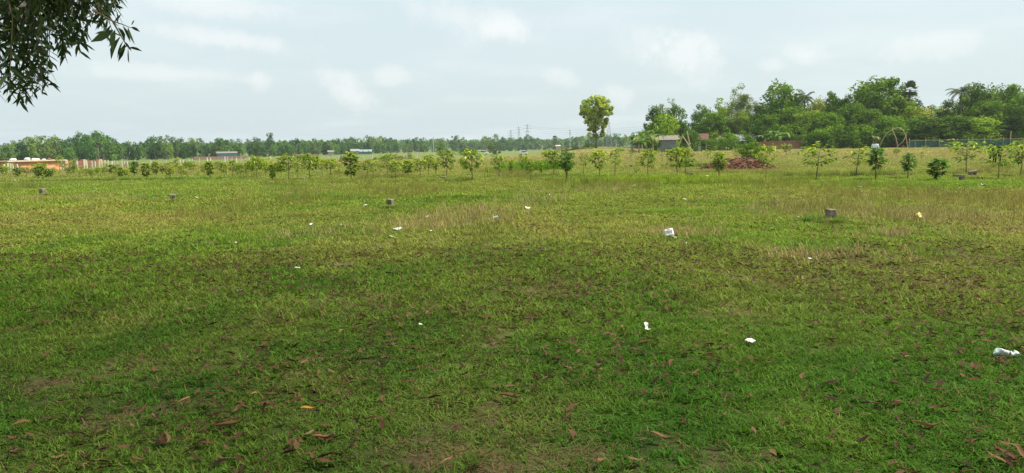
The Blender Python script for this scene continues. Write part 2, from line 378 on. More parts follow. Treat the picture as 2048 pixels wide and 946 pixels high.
# ------------------------------------------------------------------ ground
def build_ground():
    rr = np.r_[np.linspace(0.4, 14, 120), np.geomspace(14.2, 120, 200), np.geomspace(122, 330, 120), np.geomspace(335, 1480, 40)]
    fine = np.linspace(R(-42), R(42), 420); th = np.r_[np.linspace(R(-180), R(-43), 60), fine, np.linspace(R(43), R(180), 60)]
    RR, TH = np.meshgrid(rr, th, indexing='ij')
    X = RR * np.sin(TH); Y = RR * np.cos(TH); Z = gz(X.ravel(), Y.ravel())
    c, s, dry = field(X.ravel(), Y.ravel())
    c = c * np.interp(np.hypot(X.ravel(), Y.ravel()), [0, 10, 25, 60], [.46, .5, .66, .8])[:, None]                      # dark gaps between blades put into the ground colour, strongest near the camera
    c = lerp(c, np.array([.115, .075, .045]), s * .85)
    far = sstep(160, 220, RR.ravel())
    a, b = RR.shape
    c = np.where(far[:, None] > 0, lerp(c, np.array([.10, .14, .03]), far * .8), c)
    # dry strip and bare bank beyond the saplings
    v = np.c_[X.ravel(), Y.ravel(), Z]; i = np.arange(a * b).reshape(a, b)
    q = np.stack([i[:-1, :-1], i[:-1, 1:], i[1:, 1:], i[1:, :-1]], -1).reshape(-1, 4)
    v = np.vstack([v, [[0, 0, gzf(0.01, 0.01)]]])
    m, t = newmat('ground_soil'); o = mk(t, 'ShaderNodeOutputMaterial'); p = mk(t, 'ShaderNodeBsdfPrincipled'); t.links.new(p.outputs[0], o.inputs[0])
    at = mk(t, 'ShaderNodeAttribute', attribute_name='col'); tcn = mk(t, 'ShaderNodeTexCoord')
    no = mk(t, 'ShaderNodeTexNoise'); no.inputs['Scale'].default_value = 9; no.inputs['Detail'].default_value = 8; no.inputs['Roughness'].default_value = .7
    t.links.new(tcn.outputs['Object'], no.inputs['Vector'])
    no2 = mk(t, 'ShaderNodeTexNoise'); no2.inputs['Scale'].default_value = 1.2; no2.inputs['Detail'].default_value = 8; no2.inputs['Roughness'].default_value = .65
    t.links.new(tcn.outputs['Object'], no2.inputs['Vector'])
    ad = mk(t, 'ShaderNodeMath', operation='ADD'); t.links.new(no.outputs[0], ad.inputs[0]); t.links.new(no2.outputs[0], ad.inputs[1])
    mm = mk(t, 'ShaderNodeMapRange'); t.links.new(ad.outputs[0], mm.inputs[0]); mm.inputs[1].default_value = .65; mm.inputs[2].default_value = 1.35; mm.inputs[3].default_value = .55; mm.inputs[4].default_value = 1.45
    hs = mk(t, 'ShaderNodeHueSaturation'); t.links.new(at.outputs['Color'], hs.inputs['Color']); t.links.new(mm.outputs[0], hs.inputs['Value'])
    t.links.new(hs.outputs[0], p.inputs['Base Color']); p.inputs['Roughness'].default_value = 1; p.inputs['Specular IOR Level'].default_value = .1
    b_ = mk(t, 'ShaderNodeBump'); b_.inputs['Strength'].default_value = .6; b_.inputs['Distance'].default_value = .05; t.links.new(no.outputs[0], b_.inputs['Height']); t.links.new(b_.outputs[0], p.inputs['Normal'])
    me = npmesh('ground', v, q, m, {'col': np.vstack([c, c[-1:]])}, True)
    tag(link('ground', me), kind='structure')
build_ground()

# ------------------------------------------------------------------ grass: short tufts set out one by one over the turf (uncountable: stuff)
def tuft(name, n, rad, length, width, lean, dead=.12, seed=0, stalk=False):
    r = np.random.default_rng(seed); V = []; Fc = []; var = []; dd = []
    for k in range(n):
        a = r.uniform(0, 2 * math.pi); q = rad * math.sqrt(r.uniform(0, 1)); bx, by = q * math.cos(a), q * math.sin(a)
        az = r.uniform(0, 2 * math.pi); le = length * r.uniform(.55, 1.25); wd = width * r.uniform(.7, 1.3)
        ln = R(r.uniform(*lean)); bend = R(r.uniform(15, 60)) * (0.4 if stalk else 1)
        ca, sa = math.cos(az), math.sin(az); x, z = 0.0, 0.0; b = len(V); ns = 3
        vv = r.uniform(0, 1); dv = 1.0 if r.uniform() < dead else 0.0
        for s in range(ns + 1):
            th = ln + bend * s / ns
            ww = wd * (1 - .15 * s if s < ns else .12) / 2
            if stalk: ww = wd / 2 * (.6 if s < 2 else 1.6 if s == 2 else .3)
            for sg in (-1, 1): V.append((bx + ca * x - sa * ww * sg, by + sa * x + ca * ww * sg, z - .004))
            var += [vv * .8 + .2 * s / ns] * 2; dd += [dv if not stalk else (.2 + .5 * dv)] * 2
            x += math.sin(th) * le / ns; z += math.cos(th) * le / ns
            z = max(z, .003)
        for s in range(ns): Fc.append((b + 2 * s, b + 2 * s + 1, b + 2 * s + 3, b + 2 * s + 2))
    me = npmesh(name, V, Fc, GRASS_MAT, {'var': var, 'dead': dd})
    return bpy.data.objects.new(name, me)
tuft_col = bpy.data.collections.new('grass_tufts')
TK = []
def add_tuft(*a, **k): o = tuft(*a, **k); tuft_col.objects.link(o); TK.append(o.name)
for i in range(5): add_tuft('tuft_a%d' % i, 24, .055, .060, .0054, (20, 78), .05, i)
for i in range(4): add_tuft('tuft_b%d' % i, 34, .10, .070, .0075, (20, 75), .07, 20 + i)
for i in range(4): add_tuft('tuft_c%d' % i, 40, .22, .10, .013, (10, 60), .10, 40 + i)
for i in range(3): add_tuft('tuft_d%d' % i, 14, .10, .24, .0045, (2, 22), .6, 60 + i, stalk=True)
for i in range(3): add_tuft('tuft_f%d' % i, 26, .09, .075, .0038, (55, 88), .8, 90 + i)
for i in range(3): add_tuft('tuft_g%d' % i, 9, .02, .055, .017, (30, 78), .0, 120 + i)
for i in range(2): add_tuft('tuft_e%d' % i, 40, .16, .34, .011, (4, 30), .05, 80 + i)
def scatter(d0, d1, dens, kinds, sc, zsc, keep=None, seed=1, bright=1.0, az0=-.74, az1=.74, bare=False):
    r = np.random.default_rng(seed)
    area = .5 * (az1 - az0) * (d1 ** 2 - d0 ** 2); n = int(area * dens)
    y = np.sqrt(r.uniform(d0 ** 2, d1 ** 2, n)); x = y * r.uniform(az0, az1, n) + r.uniform(-.3, .3, n)
    c, s, dry = field(x, y)
    k = (r.uniform(0, 1, n) > s * .72) if not bare else (r.uniform(0, 1, n) < s + .06)
    if keep is not None: k &= keep(x, y, dry, r)
    x, y, c, dry = x[k], y[k], c[k], dry[k]; n = len(x)
    c = c * r.uniform(.75, 1.3, n)[:, None] * bright
    sd = sc * r.uniform(.7, 1.35, n)
    return np.c_[x, y, gz(x, y)], c, np.c_[sd, sd, sd * zsc * r.uniform(.75, 1.3, n)], r.uniform(0, 6.283, n), r.choice(kinds, n)
ki = {ch: [i for i, nme in enumerate(sorted(TK)) if nme.startswith('tuft_' + ch)] for ch in 'abcdefg'}
lots = [scatter(2.4, 7, 320, ki['a'], 1.0, .78, seed=1),
        scatter(2.4, 13, 7, ki['g'], 1.0, 1.0, seed=15, bright=.9),
        scatter(7, 12, 150, ki['a'] + ki['b'], 1.15, .78, seed=2),
        scatter(12, 22, 60, ki['b'], 1.35, .7, seed=3),
        scatter(22, 42, 16, ki['c'], 1.3, .6, seed=4),
        scatter(42, 90, 7, ki['c'], 1.5, .5, seed=5),
        scatter(90, 175, 2.3, ki['c'], 2.3, .5, seed=6),
        scatter(2.4, 12, 160, ki['f'], 1.0, 1.0, seed=14, bare=True),
        # straw seed heads in loose drifts
        scatter(9, 50, 14, ki['d'], .95, .85, lambda x, y, dry, r: (fbm(x * .30, y * .17, 77, 4) > .55 + .12 * r.uniform(0, 1, len(x))) & (np.hypot(x, y) > 11 + 4 * fbm(x * .4, y * .4, 5)), seed=7, bright=1.15),
        scatter(42, 120, .8, ki['d'], 1.6, .5, lambda x, y, dry, r: dry > .5, seed=9, bright=1.1)]
for px, py, rad, h in PATCH_TALL:
    p = P(px, py); r = np.random.default_rng(int(px)); n = int(90 * rad)
    x = p.x + r.normal(0, rad * .5, n); y = p.y + r.normal(0, rad * .45, n)
    lots.append((np.c_[x, y, gz(x, y)], np.tile([.12, .21, .024], (n, 1)) * r.uniform(.7, 1.3, n)[:, None], np.c_[[1.4] * n, [1.4] * n, h * 1.5 * r.uniform(.7, 1.3, n)], r.uniform(0, 6.28, n), r.choice(ki['e'], n)))
for (px, py, rx, ry, n, colr, h) in [(1320, 366, 2.6, .9, 260, (.20, .27, .03), .9), (1400, 368, 1.5, .8, 90, (.20, .26, .035), .8), (640, 396, 1.6, .7, 110, (.13, .22, .03), .45), (940, 396, 1.2, .5, 70, (.13, .21, .025), .4),
                                     (1648, 443, .28, .14, 22, (.07, .14, .02), .35), (760, 366, 5, 1.2, 120, (.17, .20, .04), .6), (1450, 332, 2.5, .6, 140, (.06, .14, .02), .7), (1410, 334, 1.8, .6, 90, (.08, .17, .025), .8),
                                     (1900, 370, 5, .9, 160, (.10, .20, .02), .3), (1700, 352, 3.5, .8, 120, (.16, .20, .04), .8), (200, 362, 6, .7, 160, (.07, .15, .02), .45), (310, 395, 1.2, .4, 60, (.12, .2, .03), .35), (1340, 425, 1.0, .5, 60, (.13, .2, .025), .3)] + [(a_, b_, .16, .12, 12, (.13, .18, .03), .3) for a_, b_ in ((1660, 447), (781, 418), (346, 404), (86, 392), (1652, 447), (1670, 446), (776, 417))]:
    p = P(px, py); r = np.random.default_rng(int(px * 3 + py)); x = p.x + r.normal(0, rx * .55, n); y = p.y + r.normal(0, ry * .6, n)
    lots.append((np.c_[x, y, gz(x, y)], np.tile(colr, (n, 1)) * r.uniform(.75, 1.25, n)[:, None], np.c_[[.8] * n, [.8] * n, h * r.uniform(.6, 1.3, n)], r.uniform(0, 6.28, n), r.choice(ki['e'], n)))
for (px, py, rx_, ry_, n, h) in [(900, 445, 1.6, 1.1, 330, .8), (960, 425, 1.5, 1.2, 280, .8), (850, 460, .9, .6, 130, .7), (1720, 430, 2.4, 1.8, 420, .9), (1850, 440, 1.4, 1.2, 220, .85), (1580, 418, 1.2, 1.5, 160, .8), (1370, 470, .7, .5, 110, .7), (1330, 470, .4, .4, 60, .6),
                                 (1560, 512, .8, .6, 90, .6), (1780, 470, 1.0, .6, 110, .7), (650, 470, 1.1, .9, 130, .6), (1060, 405, 1.5, 1.5, 160, .8), (1170, 385, 2.5, 1.8, 240, .8), (1240, 372, 2, 1.5, 160, .8), (120, 398, 2.5, 1.5, 200, .7), (250, 402, 2, 1.2, 110, .6), (1990, 390, 2, 1.5, 120, .7), (1740, 395, 2.5, 1.5, 150, .7), (560, 380, 3.5, 1.6, 180, .6), (1690, 512, .9, .5, 80, .5)]:
    n = int(n * .3); p = P(px, py); r = np.random.default_rng(int(px * 5 + py)); x = p.x + r.normal(0, rx_ * .5, n); y = p.y + r.normal(0, ry_ * .55, n)
    lots.append((np.c_[x, y, gz(x, y)], np.tile((.36, .31, .13), (n, 1)) * r.uniform(.7, 1.3, n)[:, None], np.c_[[1.1] * n, [1.1] * n, h * r.uniform(.6, 1.2, n)], r.uniform(0, 6.28, n), r.choice(ki['d'], n)))
gp = np.vstack([l[0] for l in lots]); gc = np.vstack([l[1] for l in lots]); gs = np.vstack([l[2] for l in lots]); gr = np.concatenate([l[3] for l in lots]); gk = np.concatenate([l[4] for l in lots])
gm = bpy.data.meshes.new('grass'); gm.vertices.add(len(gp)); gm.vertices.foreach_set('co', gp.astype(np.float32).ravel())
gm.attributes.new('tint', 'FLOAT_COLOR', 'POINT').data.foreach_set('color', np.c_[gc, np.ones(len(gc))].astype(np.float32).ravel())
gm.attributes.new('scl', 'FLOAT_VECTOR', 'POINT').data.foreach_set('vector', gs.astype(np.float32).ravel())
gm.attributes.new('rot', 'FLOAT', 'POINT').data.foreach_set('value', gr.astype(np.float32))
gm.attributes.new('variety', 'INT', 'POINT').data.foreach_set('value', gk.astype(np.int32))
gm.materials.append(GRASS_MAT)
go = tag(link('grass', gm), 'short green and straw coloured grass covering the field', 'grass', kind='stuff')
ng = bpy.data.node_groups.new('grass_scatter', 'GeometryNodeTree')
ng.interface.new_socket('Geometry', in_out='INPUT', socket_type='NodeSocketGeometry'); ng.interface.new_socket('Geometry', in_out='OUTPUT', socket_type='NodeSocketGeometry')
gi = ng.nodes.new('NodeGroupInput'); gout = ng.nodes.new('NodeGroupOutput'); ip = ng.nodes.new('GeometryNodeInstanceOnPoints'); ci = ng.nodes.new('GeometryNodeCollectionInfo')
ci.inputs['Collection'].default_value = tuft_col; ci.inputs['Separate Children'].default_value = True; ci.inputs['Reset Children'].default_value = True
def named(nm, ty):
    n = ng.nodes.new('GeometryNodeInputNamedAttribute'); n.data_type = ty; n.inputs['Name'].default_value = nm; return n.outputs['Attribute']
cx = ng.nodes.new('ShaderNodeCombineXYZ'); ng.links.new(named('rot', 'FLOAT'), cx.inputs[2]); er = ng.nodes.new('FunctionNodeEulerToRotation'); ng.links.new(cx.outputs[0], er.inputs[0])
ng.links.new(gi.outputs[0], ip.inputs['Points']); ng.links.new(ci.outputs[0], ip.inputs['Instance']); ip.inputs['Pick Instance'].default_value = True
ng.links.new(named('variety', 'INT'), ip.inputs['Instance Index']); ng.links.new(er.outputs[0], ip.inputs['Rotation']); ng.links.new(named('scl', 'FLOAT_VECTOR'), ip.inputs['Scale'])
ng.links.new(ip.outputs[0], gout.inputs[0])
go.modifiers.new('scatter', 'NODES').node_group = ng
print('grass tufts', len(gp))

# ------------------------------------------------------------------ foliage builders
def leaf_quads(cen, nrm, size, asp, r, droop=None):
    """rhombic leaf faces: centres (n,3), normals (n,3), length (n,), width/length"""
    n = len(cen); t = r.normal(0, 1, (n, 3))
    if droop is not None: t = t * (1 - droop) + np.array([0, 0, -1.0]) * droop * 1.5
    t -= (t * nrm).sum(1, keepdims=True) * nrm; t /= np.linalg.norm(t, axis=1, keepdims=True) + 1e-9
    b = np.cross(nrm, t); s = size[:, None]
    v = np.stack([cen - t * s * .5, cen + b * s * asp * .5 - t * s * .05, cen + t * s * .5, cen - b * s * asp * .5 - t * s * .05], 1).reshape(-1, 3)
    return v, np.arange(4 * n).reshape(n, 4)
def crown(name, prof, W, H, ncl, per, leaf, mat, seed, asp=.55, fill=.62, rcl=.14, flat=1.0, low=.0):
    """crown of leaf clumps; prof = [(height fraction, radius fraction of W/2)]"""
    r = np.random.default_rng(seed); hz = np.array([p[0] for p in prof]); pr = np.array([p[1] for p in prof])
    zz = np.linspace(hz[0], hz[-1], 200); ww = np.interp(zz, hz, pr); cdf = np.cumsum(ww ** 1.3); cdf /= cdf[-1]
    z = np.interp(r.uniform(0, 1, ncl), cdf, zz); rad = np.interp(z, hz, pr) * W / 2 * np.sqrt(r.uniform(fill ** 2 * .4, 1, ncl)); a = r.uniform(0, 6.283, ncl)
    cc = np.c_[rad * np.cos(a), rad * np.sin(a), z * H]; rc = W * rcl * r.uniform(.6, 1.4, ncl)
    cid = np.repeat(np.arange(ncl), per); n = len(cid)
    u = r.normal(0, 1, (n, 3)); u /= np.linalg.norm(u, axis=1, keepdims=True); u[:, 2] = u[:, 2] * .85 + .12
    q = r.uniform(.35, 1, n) ** .6
    pos = cc[cid] + u * (rc[cid] * q)[:, None] * np.array([1, 1, flat])
    pos[:, 2] = np.maximum(pos[:, 2], .02 * H)
    nr = u * .9 + r.normal(0, .55, (n, 3)) + np.array([0, 0, .35]); nr /= np.linalg.norm(nr, axis=1, keepdims=True)
    v, f = leaf_quads(pos, nr, leaf * r.uniform(.6, 1.4, n), asp, r, .3)
    tint = np.clip(r.uniform(.1, .75, n) + r.normal(0, .2, ncl)[cid] + .12 * (pos[:, 2] / H - .5), 0, 1)  # clump tints put lit and shaded contrast into the leaf colour; tops slightly lighter
    return npmesh(name, v, f, mat, {'tint': np.repeat(tint, 4)}), cc
def trunk(name, H, r0, cc, mat, seed, nl=8, top=.75, lean=.0, multi=1):
    r = random.Random(seed); mb = MB()
    for q in range(multi):
        dx, dy = (r.uniform(-1, 1) * H * .03 * multi, r.uniform(-1, 1) * H * .03 * multi) if multi > 1 else (0, 0)
        pts = [Vector((dx * .3, dy * .3, -.15))]
        for i in range(1, 7):
            k = i / 6; pts.append(Vector((dx * (1 + k) + lean * H * k + r.uniform(-.012, .012) * H, dy * (1 + k) + r.uniform(-.012, .012) * H, H * top * k)))
        mb.tube(pts, [r0 * (1.25 if i == 0 else 1 - .13 * i) for i in range(7)], 6)
        for c in r.sample(list(range(len(cc))), min(nl, len(cc))):
            c = Vector(cc[c]); k = min(max((c.z / (H * top) - .25), .2), .95); s = pts[0].lerp(pts[-1], k) if multi == 1 else pts[max(1, int(k * 6))]
            i = min(int(k * 6), 5); s = pts[i].lerp(pts[i + 1], k * 6 - i)
            m_ = s.lerp(c, .5) + Vector((0, 0, -.04 * H)); mb.tube([s, m_, c], [r0 * .45, r0 * .28, r0 * .1], 4, False)
    return mb.mesh(name, mat, True)
PROTO = {}
def proto(key, prof, W, H, ncl, per, leaf, mat, seed, r0=.18, bark='bark', **k):
    tk = {a: k.pop(a) for a in ('nl', 'top', 'lean', 'multi') if a in k}
    cm, cc = crown('crown', prof, W, H, ncl, per, leaf, mat, seed, **k)
    PROTO[key] = (cm, trunk('trunk', H, r0, cc, MAT[bark], seed, **tk), W, H)
DOME = [(.06, .35), (.22, .8), (.5, 1), (.75, .85), (.92, .5), (1, .12)]
OVAL = [(.03, .4), (.15, .8), (.45, 1), (.7, .85), (.9, .45), (1, .1)]
TALL = [(.25, .3), (.4, .7), (.6, 1), (.8, .8), (.95, .4), (1, .1)]
CONE = [(.1, .5), (.25, 1), (.5, .85), (.75, .5), (1, .08)]
SHRUB = [(.02, .55), (.25, 1), (.6, .95), (.85, .6), (1, .15)]
FARD = [(.02, .75), (.15, .9), (.45, 1), (.75, .85), (.92, .5), (1, .12)]
TEAK = [(.20, .30), (.33, .55), (.42, .55), (.52, .6), (.60, .8), (.68, 1), (.82, 1), (.93, .8), (1, .4)]
for i in range(3):
    proto('broad%d' % i, DOME, 8, 11, 64, 85, .46, GREENS['mid'], 100 + i, fill=.35, rcl=.155)
    proto('dark%d' % i, OVAL, 8, 11, 64, 85, .44, GREENS['dark'], 110 + i, fill=.35, rcl=.155)
    proto('tall%d' % i, TALL, 5.5, 12, 44, 70, .36, GREENS['grey'], 120 + i, r0=.14, bark='palebark', rcl=.16, asp=.35, multi=3, nl=6, top=.85)
    proto('cone%d' % i, CONE, 6, 11, 60, 80, .42, GREENS['mid'], 130 + i, rcl=.155, fill=.35)
    proto('shrub%d' % i, SHRUB, 4, 3.5, 36, 60, .24, GREENS['mid'], 140 + i, r0=.06, rcl=.17, nl=5, top=.5)
    proto('far%d' % i, FARD, 9, 11, 46, 44, .8, GREENS['far'], 150 + i, rcl=.16, fill=.4)
    proto('farb%d' % i, FARD, 9, 11, 48, 44, .8, GREENS['far'], 160 + i, rcl=.16, fill=.4)
    proto('fart%d' % i, TALL, 6, 12, 22, 34, .55, GREENS['farlight'], 170 + i, rcl=.15, bark='palebark', multi=2, nl=4, r0=.12)
proto('lone', TEAK, 7, 10.6, 170, 48, .40, GREENS['lone'], 202, r0=.20, asp=.8, rcl=.082, fill=.15, nl=26, top=.85)
def put_tree(key, p, Wm, Hm, mat=None, rz=None, name='tree', label='', cat='tree', group=None, bark=True):
    cm, tm, W, H = PROTO[key]
    o = thing(name, label, cat, p, rz if rz is not None else random.uniform(0, 6.28), group, (Wm / W, Wm / W, Hm / H))
    c = link('crown', cm, o)
    if mat: c.material_slots[0].link = 'OBJECT'; c.material_slots[0].material = GREENS[mat]
    link('trunk', tm, o); return o

# ------------------------------------------------------------------ far treeline (hazy, 330-800 m away), every tree its own object
SIL = [(0, 290), (20, 283), (45, 278), (65, 276), (100, 268), (130, 280), (150, 275), (172, 262), (205, 266), (235, 279), (260, 281), (290, 280), (320, 268), (345, 270), (370, 279), (387, 272), (420, 280), (445, 273), (480, 277), (500, 275), (530, 278),
       (570, 277), (600, 277), (640, 275), (680, 276), (720, 273), (770, 272), (800, 279), (830, 276), (880, 276), (915, 271), (950, 280), (990, 267), (1010, 276), (1060, 269), (1075, 276), (1110, 279), (1140, 276), (1160, 270), (1200, 272), (1222, 266), (1250, 268), (1275, 262), (1300, 258)]
sx = [a for a, b in SIL]; sy = [b for a, b in SIL]
def tdist(px): return float(np.interp(px, [0, 400, 650, 800, 1000, 1150, 1300], [335, 370, 450, 520, 640, 660, 560]))
far = []
rx = random.Random(5)
px = -20.0
while px < 1312:
    d = tdist(px) * rx.uniform(.97, 1.06); top = float(np.interp(px, sx, sy)) + rx.uniform(-1, 3.5)
    far.append((px, top, d, rx.uniform(.75, 1.25))); px += rx.uniform(11, 19)
px = -15.0
while px < 1312:     # lower trees standing in front
    d = tdist(px) * rx.uniform(.88, .95); top = float(np.interp(px, sx, sy)) + rx.uniform(8, 15)
    far.append((px, top, d, rx.uniform(.6, .9))); px += rx.uniform(9, 18)
far.sort()
for k, (px, top, d, wf) in enumerate(far):
    p = A(px, d); H = max(P3(px, top, d).z - p.z, 4.0)
    kind = rx.choice(['far0', 'far1', 'far2', 'farb0', 'farb1', 'farb2', 'fart0', 'fart1'])
    m = None
    if kind.startswith('fart'): W = H * .5 * wf
    else:
        W = H * .85 * wf; m = rx.choice(['far', 'far', 'far', 'farlight', 'farolive'])
    if px < 210 and abs(px - 105) < 12 or abs(px - 62) < 8: m = 'farolive'
    tone = {'farlight': 'light green', 'farolive': 'olive green', None: 'slender pale', 'far': 'dark green'}[m]
    put_tree(kind, p, W, H, m, name='distant_tree', label='hazy %s tree in the far treeline, %s tree from the left' % (tone, ordn(k + 1)), group='trees in the far treeline')
p = A(540, 400); put_tree('farb1', p, 4.5, P3(540, 265, 400).z - p.z, 'far', name='distant_tree', label='lone dark tree top rising above the far treeline', group='trees in the far treeline')
for (px, top, d, W, H, kd) in [(883, 288, 330, 5, 3.4, 'shrub0'), (988, 287, 330, 6, 3.6, 'shrub1'), (935, 296, 300, 8, 1.8, 'shrub2'), (1180, 287, 200, 5, 1.3, 'shrub1')]:
    p = A(px, d); zt = P3(px, top, d).z
    put_tree(kd, p, W, max(zt - p.z, 1), 'dark', name='distant_bush', label='dark rounded bush on the far field, ' + {883: 'between two tall saplings', 988: 'standing alone before the hazy treeline', 935: 'low beside the white vehicle', 1180: 'at the foot of the lone tree'}[px], cat='bush', group='bushes on the far field')
# unbroken woodland behind (reads as one mass)
r = np.random.default_rng(3); n = 26000
a = r.uniform(R(-45), R(45), n); d = r.uniform(720, 980, n); hh = (7 + 5 * fbm(a * 60, d * .01, 9, 3)) * np.sqrt(r.uniform(0, 1, n)); X = d * np.sin(a); Y = d * np.cos(a)
nr = r.normal(0, .6, (n, 3)) + np.array([0, -.4, .5]); nr /= np.linalg.norm(nr, axis=1, keepdims=True)
v, f = leaf_quads(np.c_[X, Y, gz(X, Y) + hh], nr, r.uniform(2, 4.5, n), .7, r)
tag(link('far_woodland', npmesh('far_woodland', v, f, GREENS['far'], {'tint': np.repeat(r.uniform(0, .9, n), 4)})), 'hazy unbroken woodland closing the horizon', 'woodland', kind='stuff')

# ------------------------------------------------------------------ palms and bananas
def frond_mesh(mb, tint, o, az, el, length, droop, npair, ll, r):
    pts = []; p = Vector(o); e = el; st = length / 8
    h = Vector((math.cos(az), math.sin(az), 0)); side = Vector((-h.y, h.x, 0))
    for i in range(9):
        pts.append(p.copy()); p = p + (h * math.cos(e) + Vector((0, 0, math.sin(e)))) * st; e -= droop / 8 * (1 + i * .15)
    for j in range(npair):
        t = .12 + .86 * j / (npair - 1); i = min(int(t * 8), 7); q = pts[i].lerp(pts[i + 1], t * 8 - i); l = ll * (math.sin(math.pi * (t * .85 + .12)) * .8 + .25); tg = (pts[i + 1] - pts[i]).normalized()
        for s in (-1, 1):
            dr = (side * s * .8 + tg * .55 + Vector((0, 0, -.45 + r.uniform(-.2, .1)))).normalized(); wv = tg * (length * .022)
            b = len(mb.v); mb.v += [tuple(q - wv), tuple(q + wv), tuple(q + dr * l + wv * .3), tuple(q + dr * l - wv * .3)]; mb.f.append((b, b + 1, b + 2, b + 3)); tint += [r.uniform(.1, .9)] * 4
    b = len(mb.v)
    for i in range(8):
        w_ = side * length * .008; b = len(mb.v); mb.v += [tuple(pts[i] - w_), tuple(pts[i] + w_), tuple(pts[i + 1] + w_), tuple(pts[i + 1] - w_)]; mb.f.append((b, b + 1, b + 2, b + 3)); tint += [.9] * 4
def coconut(seed):
    r = random.Random(seed); mb = MB(); t = []
    for k in range(20): frond_mesh(mb, t, (0, 0, 10), k * 2.4 + r.uniform(-.3, .3), R(r.uniform(-15, 75)), r.uniform(2.6, 3.5), R(r.uniform(50, 100)), 16, .75, r)
    cm = npmesh('fronds', mb.v, mb.f, GREENS['palm'], {'tint': t})
    tr = MB().tube([(0, 0, -.2), (.1, 0, 2), (.15, .05, 5), (.05, .05, 8), (0, 0, 10.05)], [.2, .15, .13, .12, .13], 7).mesh('trunk', MAT['bark'], True)
    return cm, tr
def fanpalm(seed):
    r = random.Random(seed); V = []; Fc = []; t = []
    for k in range(26):
        az = k * 2.4; el = R(r.uniform(-35, 80)); h = Vector((math.cos(az) * math.cos(el), math.sin(az) * math.cos(el), math.sin(el))); side = Vector((-math.sin(az), math.cos(az), 0)); up = h.cross(side)
        c = Vector((0, 0, 9.3)) + h * .9
        for j in range(13):
            a = R(-105 + 210 * j / 12); dr = (h * math.cos(a) + side * math.sin(a)).normalized(); w_ = (h * -math.sin(a) + side * math.cos(a)) * .1
            tip = c + dr * (1.0 * (1 - .12 * abs(a))) + Vector((0, 0, -.18)); m_ = c + dr * .6
            b = len(V); V += [tuple(c), tuple(m_ + w_), tuple(tip), tuple(m_ - w_)]; Fc.append((b, b + 1, b + 2, b + 3)); t += [r.uniform(0, .8)] * 4
    return npmesh('fronds', V, Fc, GREENS['palm'], {'tint': t}), MB().tube([(0, 0, -.2), (0, 0, 3), (.05, 0, 6), (0, 0, 9.4)], [.28, .22, .2, .24], 8).mesh('trunk', MAT['bark'], True)
def banana(seed):
    r = random.Random(seed); V = []; Fc = []; t = []
    for k in range(9):
        az = k * 2.4 + r.uniform(-.3, .3); e = R(r.uniform(45, 88)); st = r.uniform(.26, .34); p = Vector((0, 0, 1.7)); h = Vector((math.cos(az), math.sin(az), 0)); side = Vector((-h.y, h.x, 0)); tn = r.uniform(.1, 1)
        dr = R(r.uniform(12, 24)); base = len(V)
        for i in range(9):
            w_ = [.03, .05, .2, .29, .32, .31, .27, .18, .02][i]; V += [tuple(p - side * w_ + Vector((0, 0, w_ * .35))), tuple(p), tuple(p + side * w_ + Vector((0, 0, w_ * .35)))]; t += [tn * .9, min(1, tn + .2), tn]
            p = p + (h * math.cos(e) + Vector((0, 0, math.sin(e)))) * st; e -= dr
        for i in range(8):
            for q in (0, 1): b = base + i * 3 + q; Fc.append((b, b + 1, b + 4, b + 3))
    return npmesh('leaves', V, Fc, GREENS['banana'], {'tint': t}), MB().tube([(0, 0, -.1), (.03, 0, .9), (0, 0, 1.75)], [.14, .11, .06], 7).mesh('stem', MAT['bamboo'], True)
COCO = [coconut(1), coconut(2)]; FAN = [fanpalm(1), fanpalm(2)]; BAN = [banana(i) for i in range(3)]
def put2(pair, names, p, sx_, sz_, name, label, cat, group=None, rz=None):
    o = thing(name, label, cat, p, random.uniform(0, 6.28) if rz is None else rz, group, (sx_, sx_, sz_))
    link(names[0], pair[0], o); link(names[1], pair[1], o); return o
def put_palm(pair, px, top, d, H0, name, label, sx_=None):
    p = A(px, d); H = P3(px, top, d).z - p.z; s = H / H0; put2(pair, ('fronds', 'trunk'), p, sx_ or s, s, name, label, 'palm')
put_palm(COCO[0], 1607, 180, 172, 11.8, 'coconut_palm', 'feathery coconut palm rising behind the broad green trees', .9)
put_palm(COCO[1], 1917, 166, 166, 11.8, 'coconut_palm', 'dark coconut palm beside the tallest dark tree on the right', .85)
put_palm(FAN[0], 1815, 164, 166, 10.6, 'fan_palm', 'fan palm with stiff round head above the big tree', .95)
put_palm(FAN[1], 195, 287, 300, 10.6, 'fan_palm', 'squat pale fan palm in front of the left treeline', .85)
put_palm(FAN[0], 309, 298, 300, 10.6, 'fan_palm', 'small shaggy fan palm before the dark left trees', .35)
put_palm(FAN[1], 1110, 272, 420, 10.6, 'fan_palm', 'single fan palm in front of the hazy treeline', 1.1)
for k, (px, top, d, lab) in enumerate([(1264, 268, 140, 'at the left end of the banana clump'), (1278, 272, 138, 'low in the middle of the banana clump'), (1293, 262, 140, 'tall beside the grey tin shed'), (1306, 266, 139, 'touching the grey tin shed'), (1284, 276, 134, 'in front of the banana clump'),
                                       (1440, 273, 150, 'left of the small umbrella shaped tree'), (1528, 268, 152, 'left over the brown brush wall'), (1547, 262, 152, 'over the middle of the brown brush wall'), (1562, 263, 151, 'right over the brown brush wall'), (1746, 270, 150, 'behind the person in white')]):
    p = A(px, d); H = P3(px, top, d).z - p.z
    put2(BAN[k % 3], ('leaves', 'stem'), p, H / 2.9, H / 2.9, 'banana_plant', 'banana plant with arching split leaves ' + lab, 'banana plant', 'banana plants by the houses')

# ------------------------------------------------------------------ the lone tree on the bank
p = A(1192, 166); put_tree('lone', p, 66 * mpp(166), P3(1192, 195, 166).z - p.z, None, rz=.6, name='lone_tree', label='lone yellow-green round-topped tree standing on the low bank', cat='tree')

